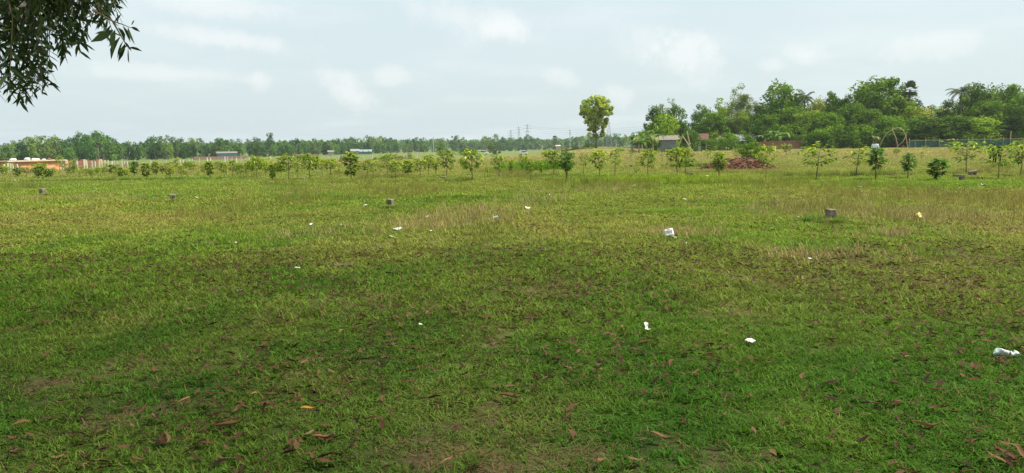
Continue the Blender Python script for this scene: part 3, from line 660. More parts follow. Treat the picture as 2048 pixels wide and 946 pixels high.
# ------------------------------------------------------------------ wooded homestead on the right
RT = [  # px, top y, distance, width px, prototype, colour, words
    (1335, 196, 182, 46, 'tall0', 'grey', 'feathery grey-green tree behind the left clump'),
    (1312, 210, 172, 46, 'dark0', 'dark', 'dark leaning tree at the left end of the wood'),
    (1352, 216, 174, 56, 'broad0', 'dark', 'rounded dark tree above the grey tin shed'),
    (1326, 232, 164, 70, 'shrub1', 'light', 'lighter bushy tree right behind the grey tin shed'),
    (1300, 248, 158, 40, 'shrub0', 'dark', 'dark bush behind the banana clump'),
    (1382, 258, 156, 40, 'shrub2', 'dark', 'dark bush leaning over the bamboo poles'),
    (1405, 203, 176, 44, 'dark1', 'mid', 'narrow green tree left of the gap above the red roofs'),
    (1440, 192, 180, 48, 'cone1', 'light', 'loose light green tree above the red roof'),
    (1425, 225, 172, 60, 'broad1', 'mid', 'broad green tree over the red-brown roofs'),
    (1475, 169, 184, 56, 'tall1', 'grey', 'tallest grey-green tree with pale slim trunks'),
    (1502, 194, 186, 32, 'tall2', 'grey', 'slim grey-green tree right of the pale trunks'),
    (1460, 215, 176, 50, 'tall0', 'grey', 'shorter grey-green tree among the pale trunks'),
    (1520, 210, 172, 60, 'dark2', 'dark', 'very dark dense tree left of the big green crown'),
    (1560, 173, 180, 96, 'broad2', 'mid', 'big round bright green crown left of the coconut palm'),
    (1535, 232, 166, 60, 'broad0', 'dark', 'dark low tree behind the brown brush wall'),
    (1590, 215, 170, 60, 'broad1', 'mid', 'green tree under the coconut palm'),
    (1632, 203, 190, 46, 'broad2', 'yellow', 'pale yellow-green tree top behind the coconut palm'),
    (1615, 226, 166, 84, 'broad0', 'light', 'broad light green tree in front of the coconut palm'),
    (1662, 168, 178, 44, 'cone0', 'mid', 'pointed tall green tree in the middle of the wood'),
    (1690, 188, 176, 40, 'cone2', 'dark', 'dark pointed tree beside the pointed green one'),
    (1655, 228, 163, 76, 'broad2', 'mid', 'spreading green tree in front of the pointed ones'),
    (1750, 156, 176, 112, 'broad1', 'mid', 'biggest round tree, dark green, right of the middle'),
    (1785, 158, 178, 40, 'tall2', 'mid', 'wispy tree top at the shoulder of the biggest tree'),
    (1705, 205, 170, 60, 'dark0', 'dark', 'dark tree at the left flank of the biggest tree'),
    (1735, 222, 164, 80, 'broad2', 'mid', 'green tree standing before the biggest tree'),
    (1800, 200, 172, 70, 'broad0', 'light', 'light green tree under the fan palm'),
    (1835, 214, 174, 56, 'broad1', 'yellow', 'yellowish green tree right of the fan palm'),
    (1780, 232, 163, 70, 'broad1', 'mid', 'low green tree behind the bent bamboo poles'),
    (1868, 205, 182, 60, 'dark1', 'grey', 'dull green tree in the dip right of the fan palm'),
    (1895, 202, 180, 50, 'dark2', 'dark', 'dark tree left of the dark coconut palm'),
    (1850, 236, 164, 90, 'broad2', 'dark', 'dark spreading tree behind the net fence'),
    (1950, 164, 178, 64, 'dark0', 'dark', 'tall dark tree right of the dark coconut palm'),
    (1975, 205, 170, 70, 'broad0', 'mid', 'green tree below the tall dark one'),
    (2005, 170, 176, 70, 'broad1', 'mid', 'tall round green tree near the right edge'),
    (2050, 176, 172, 60, 'dark1', 'dark', 'very dark tree cut by the right edge'),
    (2035, 212, 166, 60, 'dark2', 'dark', 'dark tree above the orange hut'),
    (1915, 232, 166, 80, 'broad1', 'dark', 'low dark tree in the middle of the right wood'),
    (1960, 238, 164, 80, 'broad2', 'light', 'light leafy tree behind the right end of the net fence'),
    (2075, 190, 172, 80, 'broad0', 'mid', 'green tree reaching in from beyond the right edge'),
    (1572, 252, 160, 50, 'shrub0', 'mid', 'bush behind the brown brush wall'),
    (1612, 262, 158, 60, 'shrub1', 'dark', 'dark bush at the field edge left of the pale forked trunk'),
    (1640, 258, 158, 56, 'shrub2', 'mid', 'green bush at the field edge by the pale forked trunk'),
    (1680, 255, 158, 66, 'shrub0', 'dark', 'dense dark bush at the field edge left of the person'),
    (1715, 252, 157, 60, 'shrub1', 'mid', 'leafy bush at the field edge just left of the person'),
    (1740, 262, 158, 40, 'shrub2', 'dark', 'dark bush behind the person in white'),
    (1825, 262, 166, 36, 'shrub0', 'dark', 'dark bush left of the net fence'),
    (1850, 270, 168, 56, 'shrub1', 'yellow', 'yellow-green bush behind the left net panel'),
    (1885, 268, 168, 60, 'shrub2', 'light', 'bright bush behind the middle net panel'),
    (1912, 264, 169, 40, 'shrub0', 'yellow', 'yellow-green bush behind the right net panel'),
    (1965, 262, 170, 40, 'shrub1', 'light', 'light bush over the net fence beside the orange hut'),
    (1990, 266, 170, 26, 'shrub2', 'mid', 'small bush touching the orange hut'),
    (2040, 270, 165, 40, 'shrub2', 'light', 'light green bush right of the orange hut'),
    (1490, 262, 158, 46, 'shrub0', 'mid', 'bush in front of the white tin roof'),
    (1455, 268, 156, 44, 'shrub1', 'mid', 'bush below the pale slim trunks'),
    (1420, 276, 153, 36, 'shrub2', 'mid', 'small bush beside the white house pillar'),
    (1345, 296, 150, 60, 'shrub1', 'light', 'low weeds along the tin shed wall'),
]
for (px, top, d, wpx, key, mat, lab) in RT:
    d = d * .96; p = A(px, d); H = P3(px, top, d).z - p.z; W = wpx * mpp(d)
    bush = key.startswith('shrub')
    put_tree(key, p, W, H, mat, name='bush' if bush else 'wood_tree', label=lab, cat='bush' if bush else 'tree', group='bushes along the field edge' if bush else 'trees of the right hand wood')

WS = [(1290, 250), (1310, 216), (1335, 202), (1368, 226), (1380, 256), (1394, 218), (1405, 206), (1440, 196), (1475, 174), (1500, 192), (1520, 206), (1545, 180), (1580, 178), (1610, 202), (1640, 202), (1662, 174), (1690, 190), (1710, 172), (1750, 158), (1800, 172), (1830, 196), (1845, 214), (1870, 207), (1900, 200), (1950, 168), (1990, 172), (2020, 173), (2090, 180)]
bk = []; x = 1300.0
while x < 2085:
    for lv in (10, 42): bk.append((x + rx.uniform(-6, 6), float(np.interp(x, [a for a, b in WS], [b for a, b in WS])) + lv + rx.uniform(-4, 14), 188 if lv == 10 else 168, rx.uniform(44, 64), rx.choice((['dark0', 'dark1', 'dark2', 'broad0', 'cone1', 'broad2'] if lv == 10 else ['cone0', 'cone1', 'cone2', 'dark1']) if x > 1520 or x < 1380 else ['tall0', 'tall1', 'tall2', 'cone0']), rx.choice(['dark', 'mid', 'dark', 'light'])))
    x += rx.uniform(22, 30)
bk = sorted(b for b in bk if not 1366 < b[0] < 1392)
for k, (px, top, d, wpx, key, mat) in enumerate(bk):
    p = A(px, d); put_tree(key, p, wpx * mpp(d), max(P3(px, top, d).z - p.z, 3), mat, name='wood_tree', label='%s tree standing among the right hand wood, %s inner tree from its left end' % ({'dark': 'dark green', 'mid': 'green', 'light': 'light green'}[mat], ordn(k + 1)), group='trees of the right hand wood')

# ------------------------------------------------------------------ houses, sheds
def facing(p): return math.atan2(p.y, p.x) - math.pi / 2      # local +y points away from the camera
def house(name, label, px0, px1, ybase, yeave, yridge, d, depth, wall, roof, door=None, windows=(), gable=False, rz=0.0, corr=0):
    pc = A((px0 + px1) / 2, d); Wd = (px1 - px0) * mpp(d); he = P3((px0 + px1) / 2, yeave, d).z - pc.z; hr = P3((px0 + px1) / 2, yridge, d + depth / 2).z - pc.z
    o = thing(name, label, 'house' if name != 'tin_shed' else 'shed', pc, facing(pc) + rz)
    MB().box((0, depth / 2, he / 2 - .15), (Wd, depth, he + .3)).build('wall', MAT[wall], o)
    e = .35; mb = MB(); z0 = he - .05
    hr = max(hr, he + .35)
    v = [(-Wd / 2 - e, -e, z0), (Wd / 2 + e, -e, z0), (Wd / 2 + e, depth / 2, hr), (-Wd / 2 - e, depth / 2, hr), (-Wd / 2 - e, depth + e, z0), (Wd / 2 + e, depth + e, z0)]
    v2 = [(a, b, c - .09) for a, b, c in v]
    mb.add(v + v2, [(0, 1, 2, 3), (3, 2, 5, 4), (7, 6, 9, 8), (8, 9, 10, 11), (0, 6, 7, 1), (4, 5, 11, 10), (0, 3, 9, 6), (3, 4, 10, 9), (1, 7, 8, 2), (2, 8, 11, 5)])
    ro = mb.build('roof', MAT[roof], o)
    for sx_ in (-1, 1): MB().add([(sx_ * Wd / 2, 0, he - .02), (sx_ * Wd / 2, depth, he - .02), (sx_ * Wd / 2, depth / 2, hr - .1), (sx_ * (Wd / 2 - .08), 0, he - .02), (sx_ * (Wd / 2 - .08), depth, he - .02), (sx_ * (Wd / 2 - .08), depth / 2, hr - .1)], [(0, 1, 2), (3, 5, 4), (0, 3, 4, 1), (1, 4, 5, 2), (2, 5, 3, 0)]).build('gable', MAT[wall], o)
    for k in range(corr):
        x = -Wd / 2 + Wd * (k + .5) / corr; MB().box((x, -.03, he / 2), (.05, .05, he - .05)).build('rib', MAT[wall], o)
    if door is not None:
        dd = MB().box((door * Wd / 2, -.03, .95), (.85, .08, 1.9)).build('door', MAT['dark'], o); MB().box((door * Wd / 2, -.02, 1.93), (1.0, .1, .08)).build('lintel', MAT['wood'], o)
    for wx in windows:
        ww = MB().box((wx * Wd / 2, -.03, 1.45), (.7, .08, .7)).build('window', MAT['dark'], o); MB().box((0, 0, 0), (.82, .14, .06), ).build('sill', MAT['wood'], ww, loc=(wx * Wd / 2, -.05, 1.06))
    return o
house('tin_shed', 'small grey tin shed with weathered low roof behind the saplings', 1322, 1352, 300, 279, 271, 143, 3.0, 'tin', 'tinroof', corr=9)
house('village_house', 'whitewashed house with red-brown tiled roof beside bamboo poles', 1397, 1413, 300, 279, 267, 152, 4, 'white', 'rust', door=.2)
house('village_house', 'dull house with dark red roof under the light green tree', 1422, 1442, 298, 277, 264, 164, 4, 'wood', 'rust', windows=(.3,))
house('village_house', 'low house with pale tin roof half hidden behind bushes', 1474, 1506, 298, 281, 269, 162, 5, 'teal', 'white', windows=(-.4, .4))
house('village_house', 'pale blue-white house glimpsed above the brown brush wall', 1572, 1600, 296, 276, 268, 162, 4, 'white', 'tin', windows=(0,))
house('village_house', 'dark timber house with rust roof under the big tree', 1755, 1790, 296, 266, 246, 163, 5, 'wood', 'rust', door=-.3, windows=(.5,))
house('village_house', 'red-roofed house half hidden left of the net fence', 1815, 1842, 294, 264, 245, 168, 5, 'white', 'rust', windows=(.3,))
house('village_house', 'small orange-walled hut with grey roof at the fence end', 2002, 2026, 288, 273, 267, 174, 4, 'orange', 'tinroof', door=.35)
# far-off buildings
house('distant_house', 'tiny white hut before the far treeline', 656, 666, 308, 303, 301, 380, 3, 'slab', 'tin')
house('distant_house', 'far white-roofed house with teal wall below the treeline', 702, 717, 306, 302, 298, 400, 6, 'tin', 'tin', windows=(0,))
house('distant_house', 'far teal house with white roof right of the white-roofed one', 720, 742, 306, 303, 299, 420, 6, 'teal', 'tin', windows=(-.5, .5))
house('distant_house', 'long bluish tin building under the left treeline', 436, 470, 312, 306, 303, 330, 6, 'blue', 'tinroof')
house('distant_house', 'small pale house under the treeline right of centre', 1112, 1120, 297, 292, 290, 420, 4, 'slab', 'slab')
def vehicle(px, d, L_, label):
    p = A(px, d); o = thing('parked_van', label, 'van', p, facing(p))
    me = MB(); me.add([(-L_ / 2, -.8, .35), (L_ / 2, -.8, .35), (L_ / 2, -.8, 1.0), (L_ * .30, -.8, 1.15), (L_ * .16, -.8, 1.85), (-L_ / 2, -.8, 1.85)] + [(-L_ / 2, .8, .35), (L_ / 2, .8, .35), (L_ / 2, .8, 1.0), (L_ * .30, .8, 1.15), (L_ * .16, .8, 1.85), (-L_ / 2, .8, 1.85)],
        [(0, 1, 2, 3, 4, 5), (11, 10, 9, 8, 7, 6), (0, 6, 7, 1), (1, 7, 8, 2), (2, 8, 9, 3), (3, 9, 10, 4), (4, 10, 11, 5), (5, 11, 6, 0)])
    me.build('body', MAT['vehicle'], o, bevel=.06)
    MB().box((L_ * .02, -.81, 1.45), (L_ * .5, .03, .45)).build('side_window', MAT['glass'], o)
    for sx_ in (-.3, .3):
        for sy_ in (-.72, .72): MB().tube([(L_ * sx_, sy_ - .1, .33), (L_ * sx_, sy_ + .1, .33)], .33, 12).build('wheel', MAT['dark'], o)
vehicle(966, 300, 4.2, 'tiny white van on the far road before the treeline')
vehicle(1047, 330, 3.6, 'tiny white van on the far road right of the other one')

# brick enclosure on the left
def wall_run(name, label, a, b, da, db, ya, yb, mat, pil=(), th=.25):
    """a wall between photo columns a and b; ya,yb the photo rows of its top"""
    p0, p1 = A(a, da), A(b, db); z0, z1 = P3(a, ya, da).z, P3(b, yb, db).z; mid = (p0 + p1) / 2; o = thing(name, label, 'wall', mid)
    q0, q1 = p0 - mid, p1 - mid; n_ = Vector((-(q1 - q0).y, (q1 - q0).x, 0)).normalized() * th / 2
    t0, t1 = Vector((0, 0, z0 - mid.z)), Vector((0, 0, z1 - mid.z)); g0, g1 = Vector((q0.x, q0.y, q0.z - .3)), Vector((q1.x, q1.y, q1.z - .3))
    f0, f1 = Vector((q0.x, q0.y, 0)) + t0, Vector((q1.x, q1.y, 0)) + t1
    MB().add([g0 - n_, g1 - n_, f1 - n_, f0 - n_, g0 + n_, g1 + n_, f1 + n_, f0 + n_], [(0, 1, 2, 3), (5, 4, 7, 6), (0, 4, 5, 1), (3, 2, 6, 7), (0, 3, 7, 4), (1, 5, 6, 2)]).build('wall_panel', MAT[mat], o)
    for k in pil:
        c = q0.lerp(q1, k); zt = (t0.z + (t1.z - t0.z) * k) + .12; zb = c.z - .3
        MB().box((c.x, c.y, (zt + zb) / 2), (th * 1.7, th * 1.7, zt - zb), math.atan2((q1 - q0).y, (q1 - q0).x)).build('pillar', MAT['orange'], o)
    return o
wall_run('brick_wall', 'low dark red brick wall with pale pillar at the left edge', -40, 40, 84, 88, 327, 325, 'brick', (.45, .62))
wall_run('brick_wall', 'low red-brown brick wall right of the orange block', 108, 197, 92, 97, 322.5, 320.5, 'brick', (.2, .6, .99))
p = A(72, 84); o = thing('brick_store', 'low orange-plastered block with pale flat slab roof by the brick wall', 'building', p, facing(p) + .75)
Wd = 108 * mpp(84); zt = P3(72, 323, 84).z - p.z
MB().box((0, .75, zt / 2 - .2), (Wd, 1.5, zt + .4)).build('wall', MAT['orange'], o)
MB().box((-.1, .72, zt + .06), (Wd + .5, 1.9, .12)).build('roof_slab', MAT['slab'], o, bevel=.02)
for k, (xx, sz) in enumerate([(-2.35, .42), (-.9, .5), (-.1, .4), (.2, .34), (1.5, .36), (.9, .25)]):
    me = bpy.data.meshes.new('sack'); bm = bmesh.new(); bmesh.ops.create_icosphere(bm, subdivisions=2, radius=.5)
    for v_ in bm.verts: v_.co = Vector((v_.co.x * 1.4, v_.co.y * .8, max(v_.co.z, -.25) * .7)) * random.uniform(.88, 1.12)
    bm.to_mesh(me); bm.free(); me.materials.append(MAT['sack'] if k != 4 else MAT['brick'])
    q = Vector((xx, .2, zt + .12 + .17 * sz)); q = Matrix.Rotation(o.rotation_euler.z, 3, 'Z') @ q + p
    tag(link('sack', me, None, q, (0, 0, random.uniform(0, 3)), (sz, sz, sz)), 'pale lumpy sack on the flat slab roof, %s from the left' % ordn([1, 2, 3, 4, 6, 5][k]), 'sack', 'sacks on the flat roof')
wall_run('field_wall', 'long low brownish-pink wall below the left treeline', 385, 492, 285, 300, 313.5, 312, 'wood')
wall_run('field_wall', 'low brown wall left of the tiny white hut', 585, 634, 330, 340, 308.5, 308, 'wood')
wall_run('brush_wall', 'brown brushwood wall under the banana plants', 1512, 1606, 148, 150, 284, 280, 'thatch', th=.4)

# ------------------------------------------------------------------ fences
posts = [-6, 3, 11, 17, 22, 32, 122, 129, 152, 165, 171, 182, 187, 196, 201, 207, 213, 220, 226, 233, 241, 246, 252, 258, 266, 300, 330, 348, 358, 364, 375, 382, 396, 413, 419, 448, 454, 463, 471, 480, 490, 497, 505, 514, 540, 564, 580, 599, 613, 627, 643, 656, 662, 676, 692, 699, 726, 738, 743, 776, 793, 802, 813, 824, 833]
yt = lambda x: float(np.interp(x, [0, 30, 150, 260, 360, 450, 560, 680, 833], [330, 329, 323, 323.5, 320, 316, 315, 312.5, 310]))
dt = lambda x: float(np.interp(x, [0, 150, 260, 450, 680, 833], [72, 80, 86, 108, 138, 150]))
fo = thing('post_fence', 'long fence of thin pale concrete posts and wire across the left field', 'fence', A(400, dt(400)))
tops = []
for k, x in enumerate(posts):
    d = dt(x) + random.uniform(-.6, .6); g = A(x, d); t_ = P3(x, yt(x) + random.uniform(-1.5, 2), d).z; h = max(t_ - g.z, .55) + .1; L0 = g - fo.location
    MB().box((0, 0, h / 2 - .1), (.11, .11, h + .2)).build('post', MAT['paleconc'], fo, loc=L0, rot=(random.uniform(-.06, .06), random.uniform(-.09, .09), random.uniform(0, 1)))
    tops.append(L0 + Vector((0, 0, h - .2)))
for dz in (0, -.35):
    MB().tube([t_ + Vector((0, 0, dz)) for t_ in tops], .008, 4).build('wire', MAT['wire'], fo)
fo = thing('net_fence', 'fence of pale bamboo posts hung with teal netting along the wood', 'fence', A(1900, 146))
fp = [(1818, 276), (1830, 281), (1851, 277), (1879, 277), (1908, 277), (1914, 277), (1936, 275), (1945, 274), (1968, 274), (1981, 271), (2006, 274), (2020, 262), (2048, 272)]
tops = []
for x, y_ in fp:
    d = 146; g = A(x, d); h = P3(x, y_, d).z - g.z; L0 = g - fo.location
    MB().tube([(0, 0, -.1), (random.uniform(-.04, .04), 0, h)], [.075, .06], 6).build('post', MAT['bamboo'], fo, loc=L0); tops.append((L0, h))
mb = MB(); mr_ = MB()
for (a, ha), (b, hb) in zip(tops[:-1], tops[1:]):
    for k in range(9):
        q = a.lerp(b, k / 9) ; mb.box(q + Vector((0, -.1, .62)), (.03, .01, 1.15))
    for z in (.12, .3, .45, .6, .75, .9, 1.05, 1.2): mb.tube([a + Vector((0, -.1, z)), (a + b) / 2 + Vector((0, -.1, z - .06)), b + Vector((0, -.1, z))], .014, 4)
    mr_.tube([a + Vector((0, -.08, 1.3)), b + Vector((0, -.08, 1.3))], .028, 5)
mb.build('net', MAT['net'], fo); mr_.build('rail', MAT['bamboo'], fo)
def poles(label, segs, d, rad, mat='bamboo'):
    pts = [[P3(x, y_, dd) for x, y_, dd in s] for s in segs]; base = Vector(pts[0][0]); base.z = gzf(base.x, base.y); o = thing('bamboo_poles', label, 'poles', base)
    for s in pts:
        MB().tube([q - base for q in s], rad, 6).build('pole', MAT[mat], o)
D = 150
g = lambda x: (x, 281.8 - .014 * (x - 1750) + (1.6 - A(x, D).z + .05) * F / D, D)
poles('two long bent bamboo poles forming an arch in front of the dark timber house', [[g(1757), (1772, 268, D), (1785, 259, D), (1797, 255, D), (1806, 260, D), (1812, 272, D), g(1815)], [(1784, 258, D - .2), (1792, 276, D - .2), g(1796)], [g(1793), (1806, 283, D - .4), (1813, 270, D)]], D, .065)
D = 138
poles('crossed pale bamboo poles beside the grey tin shed', [[g(1353), (1361, 284, D), (1366, 268, D)], [(1365, 272, D + .2), (1374, 285, D + .2), g(1386)], [(1374, 262, D), (1378, 282, D), g(1380)]], D, .09)

# ------------------------------------------------------------------ power line far away
def pylon(px, top, d, label, arms=True):
    p = A(px, d); H = P3(px, top, d).z - p.z; o = thing('power_pylon', label, 'pylon', p, facing(p)); b = H * .10; mb = MB(); rr_ = d * .00022
    def leg(z): return b * (1 - z / H) ** 1.2 + .35
    for sx_ in (-1, 1):
        for sy_ in (-1, 1): MB().tube([(sx_ * leg(z), sy_ * leg(z), z) for z in (0, H * .3, H * .6, H * .85, H)], rr_, 4).build('leg', MAT['steel'], o)
    nlev = 9
    for k in range(nlev):
        z0, z1 = H * k / nlev, H * (k + 1) / nlev; a, c = leg(z0), leg(z1)
        for s in (-1, 1):
            mb.tube([(-a, s * a, z0), (c, s * c, z1)], rr_ * .6, 3); mb.tube([(a, s * a, z0), (-c, s * c, z1)], rr_ * .6, 3); mb.tube([(s * a, -a, z0), (s * c, c, z1)], rr_ * .6, 3)
    mb.build('bracing', MAT['steel'], o)
    if arms:
        for zf, wv in ((.70, .17), (.83, .2), (.95, .15)):
            MB().tube([(-H * wv, 0, H * zf), (0, 0, H * zf + H * .03), (H * wv, 0, H * zf)], rr_ * .8, 4).build('cross_arm', MAT['steel'], o)
pylon(1055, 249, 900, 'taller lattice power pylon with three cross arms on the horizon')
pylon(1038, 253, 1050, 'second lattice pylon just left of the taller one')
pylon(1022, 260, 1250, 'faintest small pylon at the left of the three')
pylon(1218, 243, 520, 'slim lattice mast behind the lone tree', arms=False)
p = A(1140, 460); o = thing('utility_pole', 'single utility pole above the hazy treeline', 'pole', p); h = P3(1140, 259, 460).z - p.z
MB().tube([(0, 0, 0), (0, 0, h)], [.22, .16], 6).build('shaft', MAT['steel'], o); MB().box((0, 0, h - .5), (1.6, .12, .14)).build('cross_arm', MAT['steel'], o); MB().box((.1, 0, h - 2.2), (.6, .5, .8)).build('transformer', MAT['steel'], o)
for k, (x, yt_, yb_) in enumerate([(867, 274, 302), (1232, 279, 291), (1180, 284, 292), (1158, 282, 292)]):
    d = 300; p = A(x, d); h = P3(x, yt_, d).z - p.z; o = thing('utility_pole', 'thin pale utility pole before the treeline, %s from the left' % ordn(k + 1), 'pole', p)
    MB().tube([(0, 0, 0), (0, 0, h)], [.13, .09], 6).build('shaft', MAT['paleconc'], o); MB().box((0, 0, h - .3), (1.1, .1, .1), facing(p)).build('cross_arm', MAT['paleconc'], o)
for k, (y0, y1, y2) in enumerate([(252, 255, 250), (255, 259, 254), (259, 263, 258), (263, 266, 261)]):
    a, b = P3(1055, y0, 900), P3(1330, y2, 560); mid = [a.lerp(b, t_) + Vector((0, 0, -3.2 * 4 * t_ * (1 - t_))) for t_ in np.linspace(0, 1, 12)]
    o = MB().tube([q - a for q in mid], .055, 4).build('power_line', MAT['wire'], None, loc=a)
    tag(o, 'thin power line across the sky behind the lone tree, %s from the top' % ordn(k + 1), 'power line', 'power lines')

# ------------------------------------------------------------------ saplings
def sapling(seed, style):
    """young tree one metre tall and about 0.7 wide, nominal"""
    r = random.Random(seed); nr_ = np.random.default_rng(seed); mb = MB(); cen = []; dirs = []; tint = []
    stems = 1 if style != 'vee' else 2
    for q in range(stems):
        lean = (r.uniform(-.06, .06), r.uniform(-.06, .06)) if stems == 1 else ((-1) ** q * r.uniform(.14, .22), r.uniform(-.06, .06))
        pts = [Vector((0, 0, -.04))] + [Vector((lean[0] * (k / 6) ** 1.3 + r.uniform(-.012, .012), lean[1] * k / 6 + r.uniform(-.012, .012), .93 * k / 6)) for k in range(1, 7)]
        mb.tube(pts, [.017, .014, .012, .010, .008, .006, .003], 5)
        nb = {'bushy': 22, 'sparse': 11, 'oval': 26, 'vee': 13, 'spread': 17}[style]
        for j in range(nb):
            lo = {'bushy': .36, 'sparse': .40, 'oval': .16, 'vee': .34, 'spread': .40}[style]
            t_ = lo + (.98 - lo) * (j + r.uniform(0, 1)) / nb; i = min(int(t_ * 6), 5); s = pts[i].lerp(pts[i + 1], t_ * 6 - i); u = (t_ - lo) / (.98 - lo)
            az = j * 2.4 + r.uniform(-.5, .5)
            prof = {'bushy': .36 * math.sin(math.pi * (.18 + .75 * u)), 'sparse': .30 * math.sin(math.pi * (.2 + .65 * u)), 'oval': .20 * math.sin(math.pi * (.12 + .8 * u)) + .03, 'vee': .2 * math.sin(math.pi * (.2 + .7 * u)), 'spread': .52 * math.sin(math.pi * (.16 + .72 * u))}[style]
            ln = prof * r.uniform(.7, 1.15); up = r.uniform(.3, .9) * (1 if style != 'oval' else 1.3)
            e = s + Vector((math.cos(az) * ln, math.sin(az) * ln, ln * up)); mb.tube([s, s.lerp(e, .5) + Vector((0, 0, -.01)), e], [.005, .004, .002], 3, False)
            nlv = {'bushy': 10, 'sparse': 7, 'oval': 10, 'vee': 10, 'spread': 11}[style]
            for l in range(nlv):
                k = .25 + .75 * (l + r.uniform(0, 1)) / nlv; c = s.lerp(e, min(k, 1)); a2 = az + r.uniform(-1.4, 1.4) + (math.pi if r.random() < .15 else 0)
                dz = r.uniform(-.9, .45); dirs.append((math.cos(a2), math.sin(a2), dz)); cen.append(c); tint.append(min(1, max(0, .04 + .5 * k * (.3 + .7 * u) + r.choice([-.05, .05, .1, .4]) + r.uniform(-.1, .1))))  # yellow young tops; the low tints put shadowed leaves into the colour
    V = []; Fc = []; T = []
    for c, d_, tn in zip(cen, dirs, tint):
        d_ = Vector(d_).normalized(); L_ = r.uniform(.11, .18) * (1.1 if style == 'sparse' else 1); w_ = L_ * r.uniform(.12, .19) * (1.5 if style == 'oval' else 1)
        sd = d_.cross(Vector((r.uniform(-.5, .5), r.uniform(-.5, .5), 1))).normalized(); m1 = c + d_ * L_ * .5 + Vector((0, 0, .008)); tip = c + d_ * L_ + Vector((0, 0, -.025))
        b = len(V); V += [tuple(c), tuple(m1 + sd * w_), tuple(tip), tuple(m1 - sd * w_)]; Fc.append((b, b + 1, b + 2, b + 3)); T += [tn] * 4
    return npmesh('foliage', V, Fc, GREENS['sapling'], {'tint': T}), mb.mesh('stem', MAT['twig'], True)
SAP = {s: [sapling(300 + i * 7 + k * 31, s) for i in range(4)] for k, s in enumerate(['bushy', 'sparse', 'oval', 'vee', 'spread'])}
SW = {'bushy': .66, 'sparse': .58, 'oval': .42, 'vee': .62, 'spread': .95}
sap = [(6, 352, 334, 14, 'bushy'), (35, 354, 336, 12, 'oval'), (53, 353, 335, 13, 'bushy'), (78, 356, 334, 14, 'oval'), (86, 360, 328, 17, 'vee'), (97, 356, 338, 13, 'oval'), (106, 351, 335, 14, 'bushy'), (135, 354, 329, 24, 'spread'), (160, 356, 336, 14, 'sparse'), (173, 353, 338, 17, 'bushy'), (196, 352, 334, 14, 'bushy'),
       (210, 351, 336, 12, 'bushy'), (231, 357, 340, 11, 'sparse'), (250, 358, 339, 17, 'bushy'), (268, 352, 322, 14, 'oval'), (293, 358, 325, 16, 'oval'), (311, 350, 325, 13, 'oval'), (340, 358, 334, 18, 'vee'), (365, 358, 331, 19, 'bushy'), (387, 347, 327, 15, 'bushy'), (395, 357, 342, 12, 'sparse'),
       (421, 355, 322, 15, 'oval'), (449, 359, 324, 18, 'bushy'), (481, 359, 327, 19, 'bushy'), (503, 355, 322, 18, 'bushy'), (514, 360, 317, 28, 'bushy'), (531, 355, 326, 19, 'bushy'), (546, 361, 327, 14, 'oval'), (563, 354, 323, 17, 'bushy'), (578, 361, 312, 36, 'bushy'), (595, 355, 324, 17, 'bushy'), (605, 346, 312, 26, 'bushy'), (620, 359, 311, 36, 'bushy'),
       (645, 352, 322, 22, 'sparse'), (661, 351, 318, 32, 'bushy'), (702, 360, 306, 26, 'oval'), (735, 353, 319, 24, 'bushy'), (747, 358, 323, 32, 'spread'), (775, 354, 311, 28, 'bushy'), (791, 358, 323, 28, 'bushy'), (817, 351, 322, 20, 'oval'), (841, 356, 319, 30, 'bushy'), (857, 353, 311, 27, 'bushy'), (893, 353, 301, 38, 'bushy'), (902, 351, 324, 15, 'sparse'),
       (944, 362, 302, 48, 'bushy'), (999, 354, 313, 32, 'bushy'), (1050, 354, 316, 21, 'bushy'), (1061, 362, 319, 20, 'bushy'), (1108, 351, 299, 42, 'bushy'), (1134, 361, 304, 42, 'vee'), (1167, 351, 306, 24, 'sparse'), (1200, 361, 303, 42, 'bushy'), (1230, 353, 298, 34, 'sparse'), (1273, 360, 325, 15, 'sparse'), (1295, 353, 299, 38, 'bushy'),
       (1355, 359, 295, 42, 'bushy'), (1371, 353, 298, 38, 'bushy'), (1438, 359, 303, 38, 'vee'), (1531, 361, 300, 44, 'spread'), (1633, 359, 294, 78, 'spread'), (1713, 353, 295, 48, 'sparse'), (1751, 360, 294, 42, 'vee'), (1815, 358, 308, 36, 'vee'), (1873, 361, 320, 30, 'oval'), (1932, 347, 289, 72, 'spread'), (1996, 359, 299, 62, 'spread'), (2041, 352, 283, 44, 'bushy'),
       (1042, 326, 308, 8, 'bushy'), (1262, 320, 304, 9, 'sparse'), (1323, 319, 305, 12, 'sparse'), (1415, 319, 300, 20, 'sparse'), (1473, 321, 300, 20, 'spread'), (1573, 311, 288, 20, 'bushy'), (1793, 311, 297, 15, 'bushy'), (1843, 322, 303, 10, 'sparse'), (1850, 300, 292, 10, 'sparse'), (1605, 310, 294, 12, 'sparse')]
rs_ = random.Random(31)
for x_ in (22, 65, 120, 148, 184, 222, 241, 281, 325, 352, 377, 407, 435, 466, 492, 555, 634, 680, 719, 761, 806, 872, 926, 975, 1022, 1083):
    b_ = rs_.uniform(345, 356); sap.append((x_, b_, b_ - rs_.uniform(16, 34), rs_.uniform(9, 20), rs_.choice(['sparse', 'sparse', 'bushy', 'vee', 'oval'])))
DARKS = {78, 97, 1751, 1815, 1873, 1134, 268}
near = sorted([s for s in sap if s[1] > 340]); back = sorted([s for s in sap if s[1] <= 340])
ADJ = {'bushy': 'bushy', 'sparse': 'sparse-leaved', 'oval': 'dense upright', 'vee': 'forked', 'spread': 'wide-spreading'}
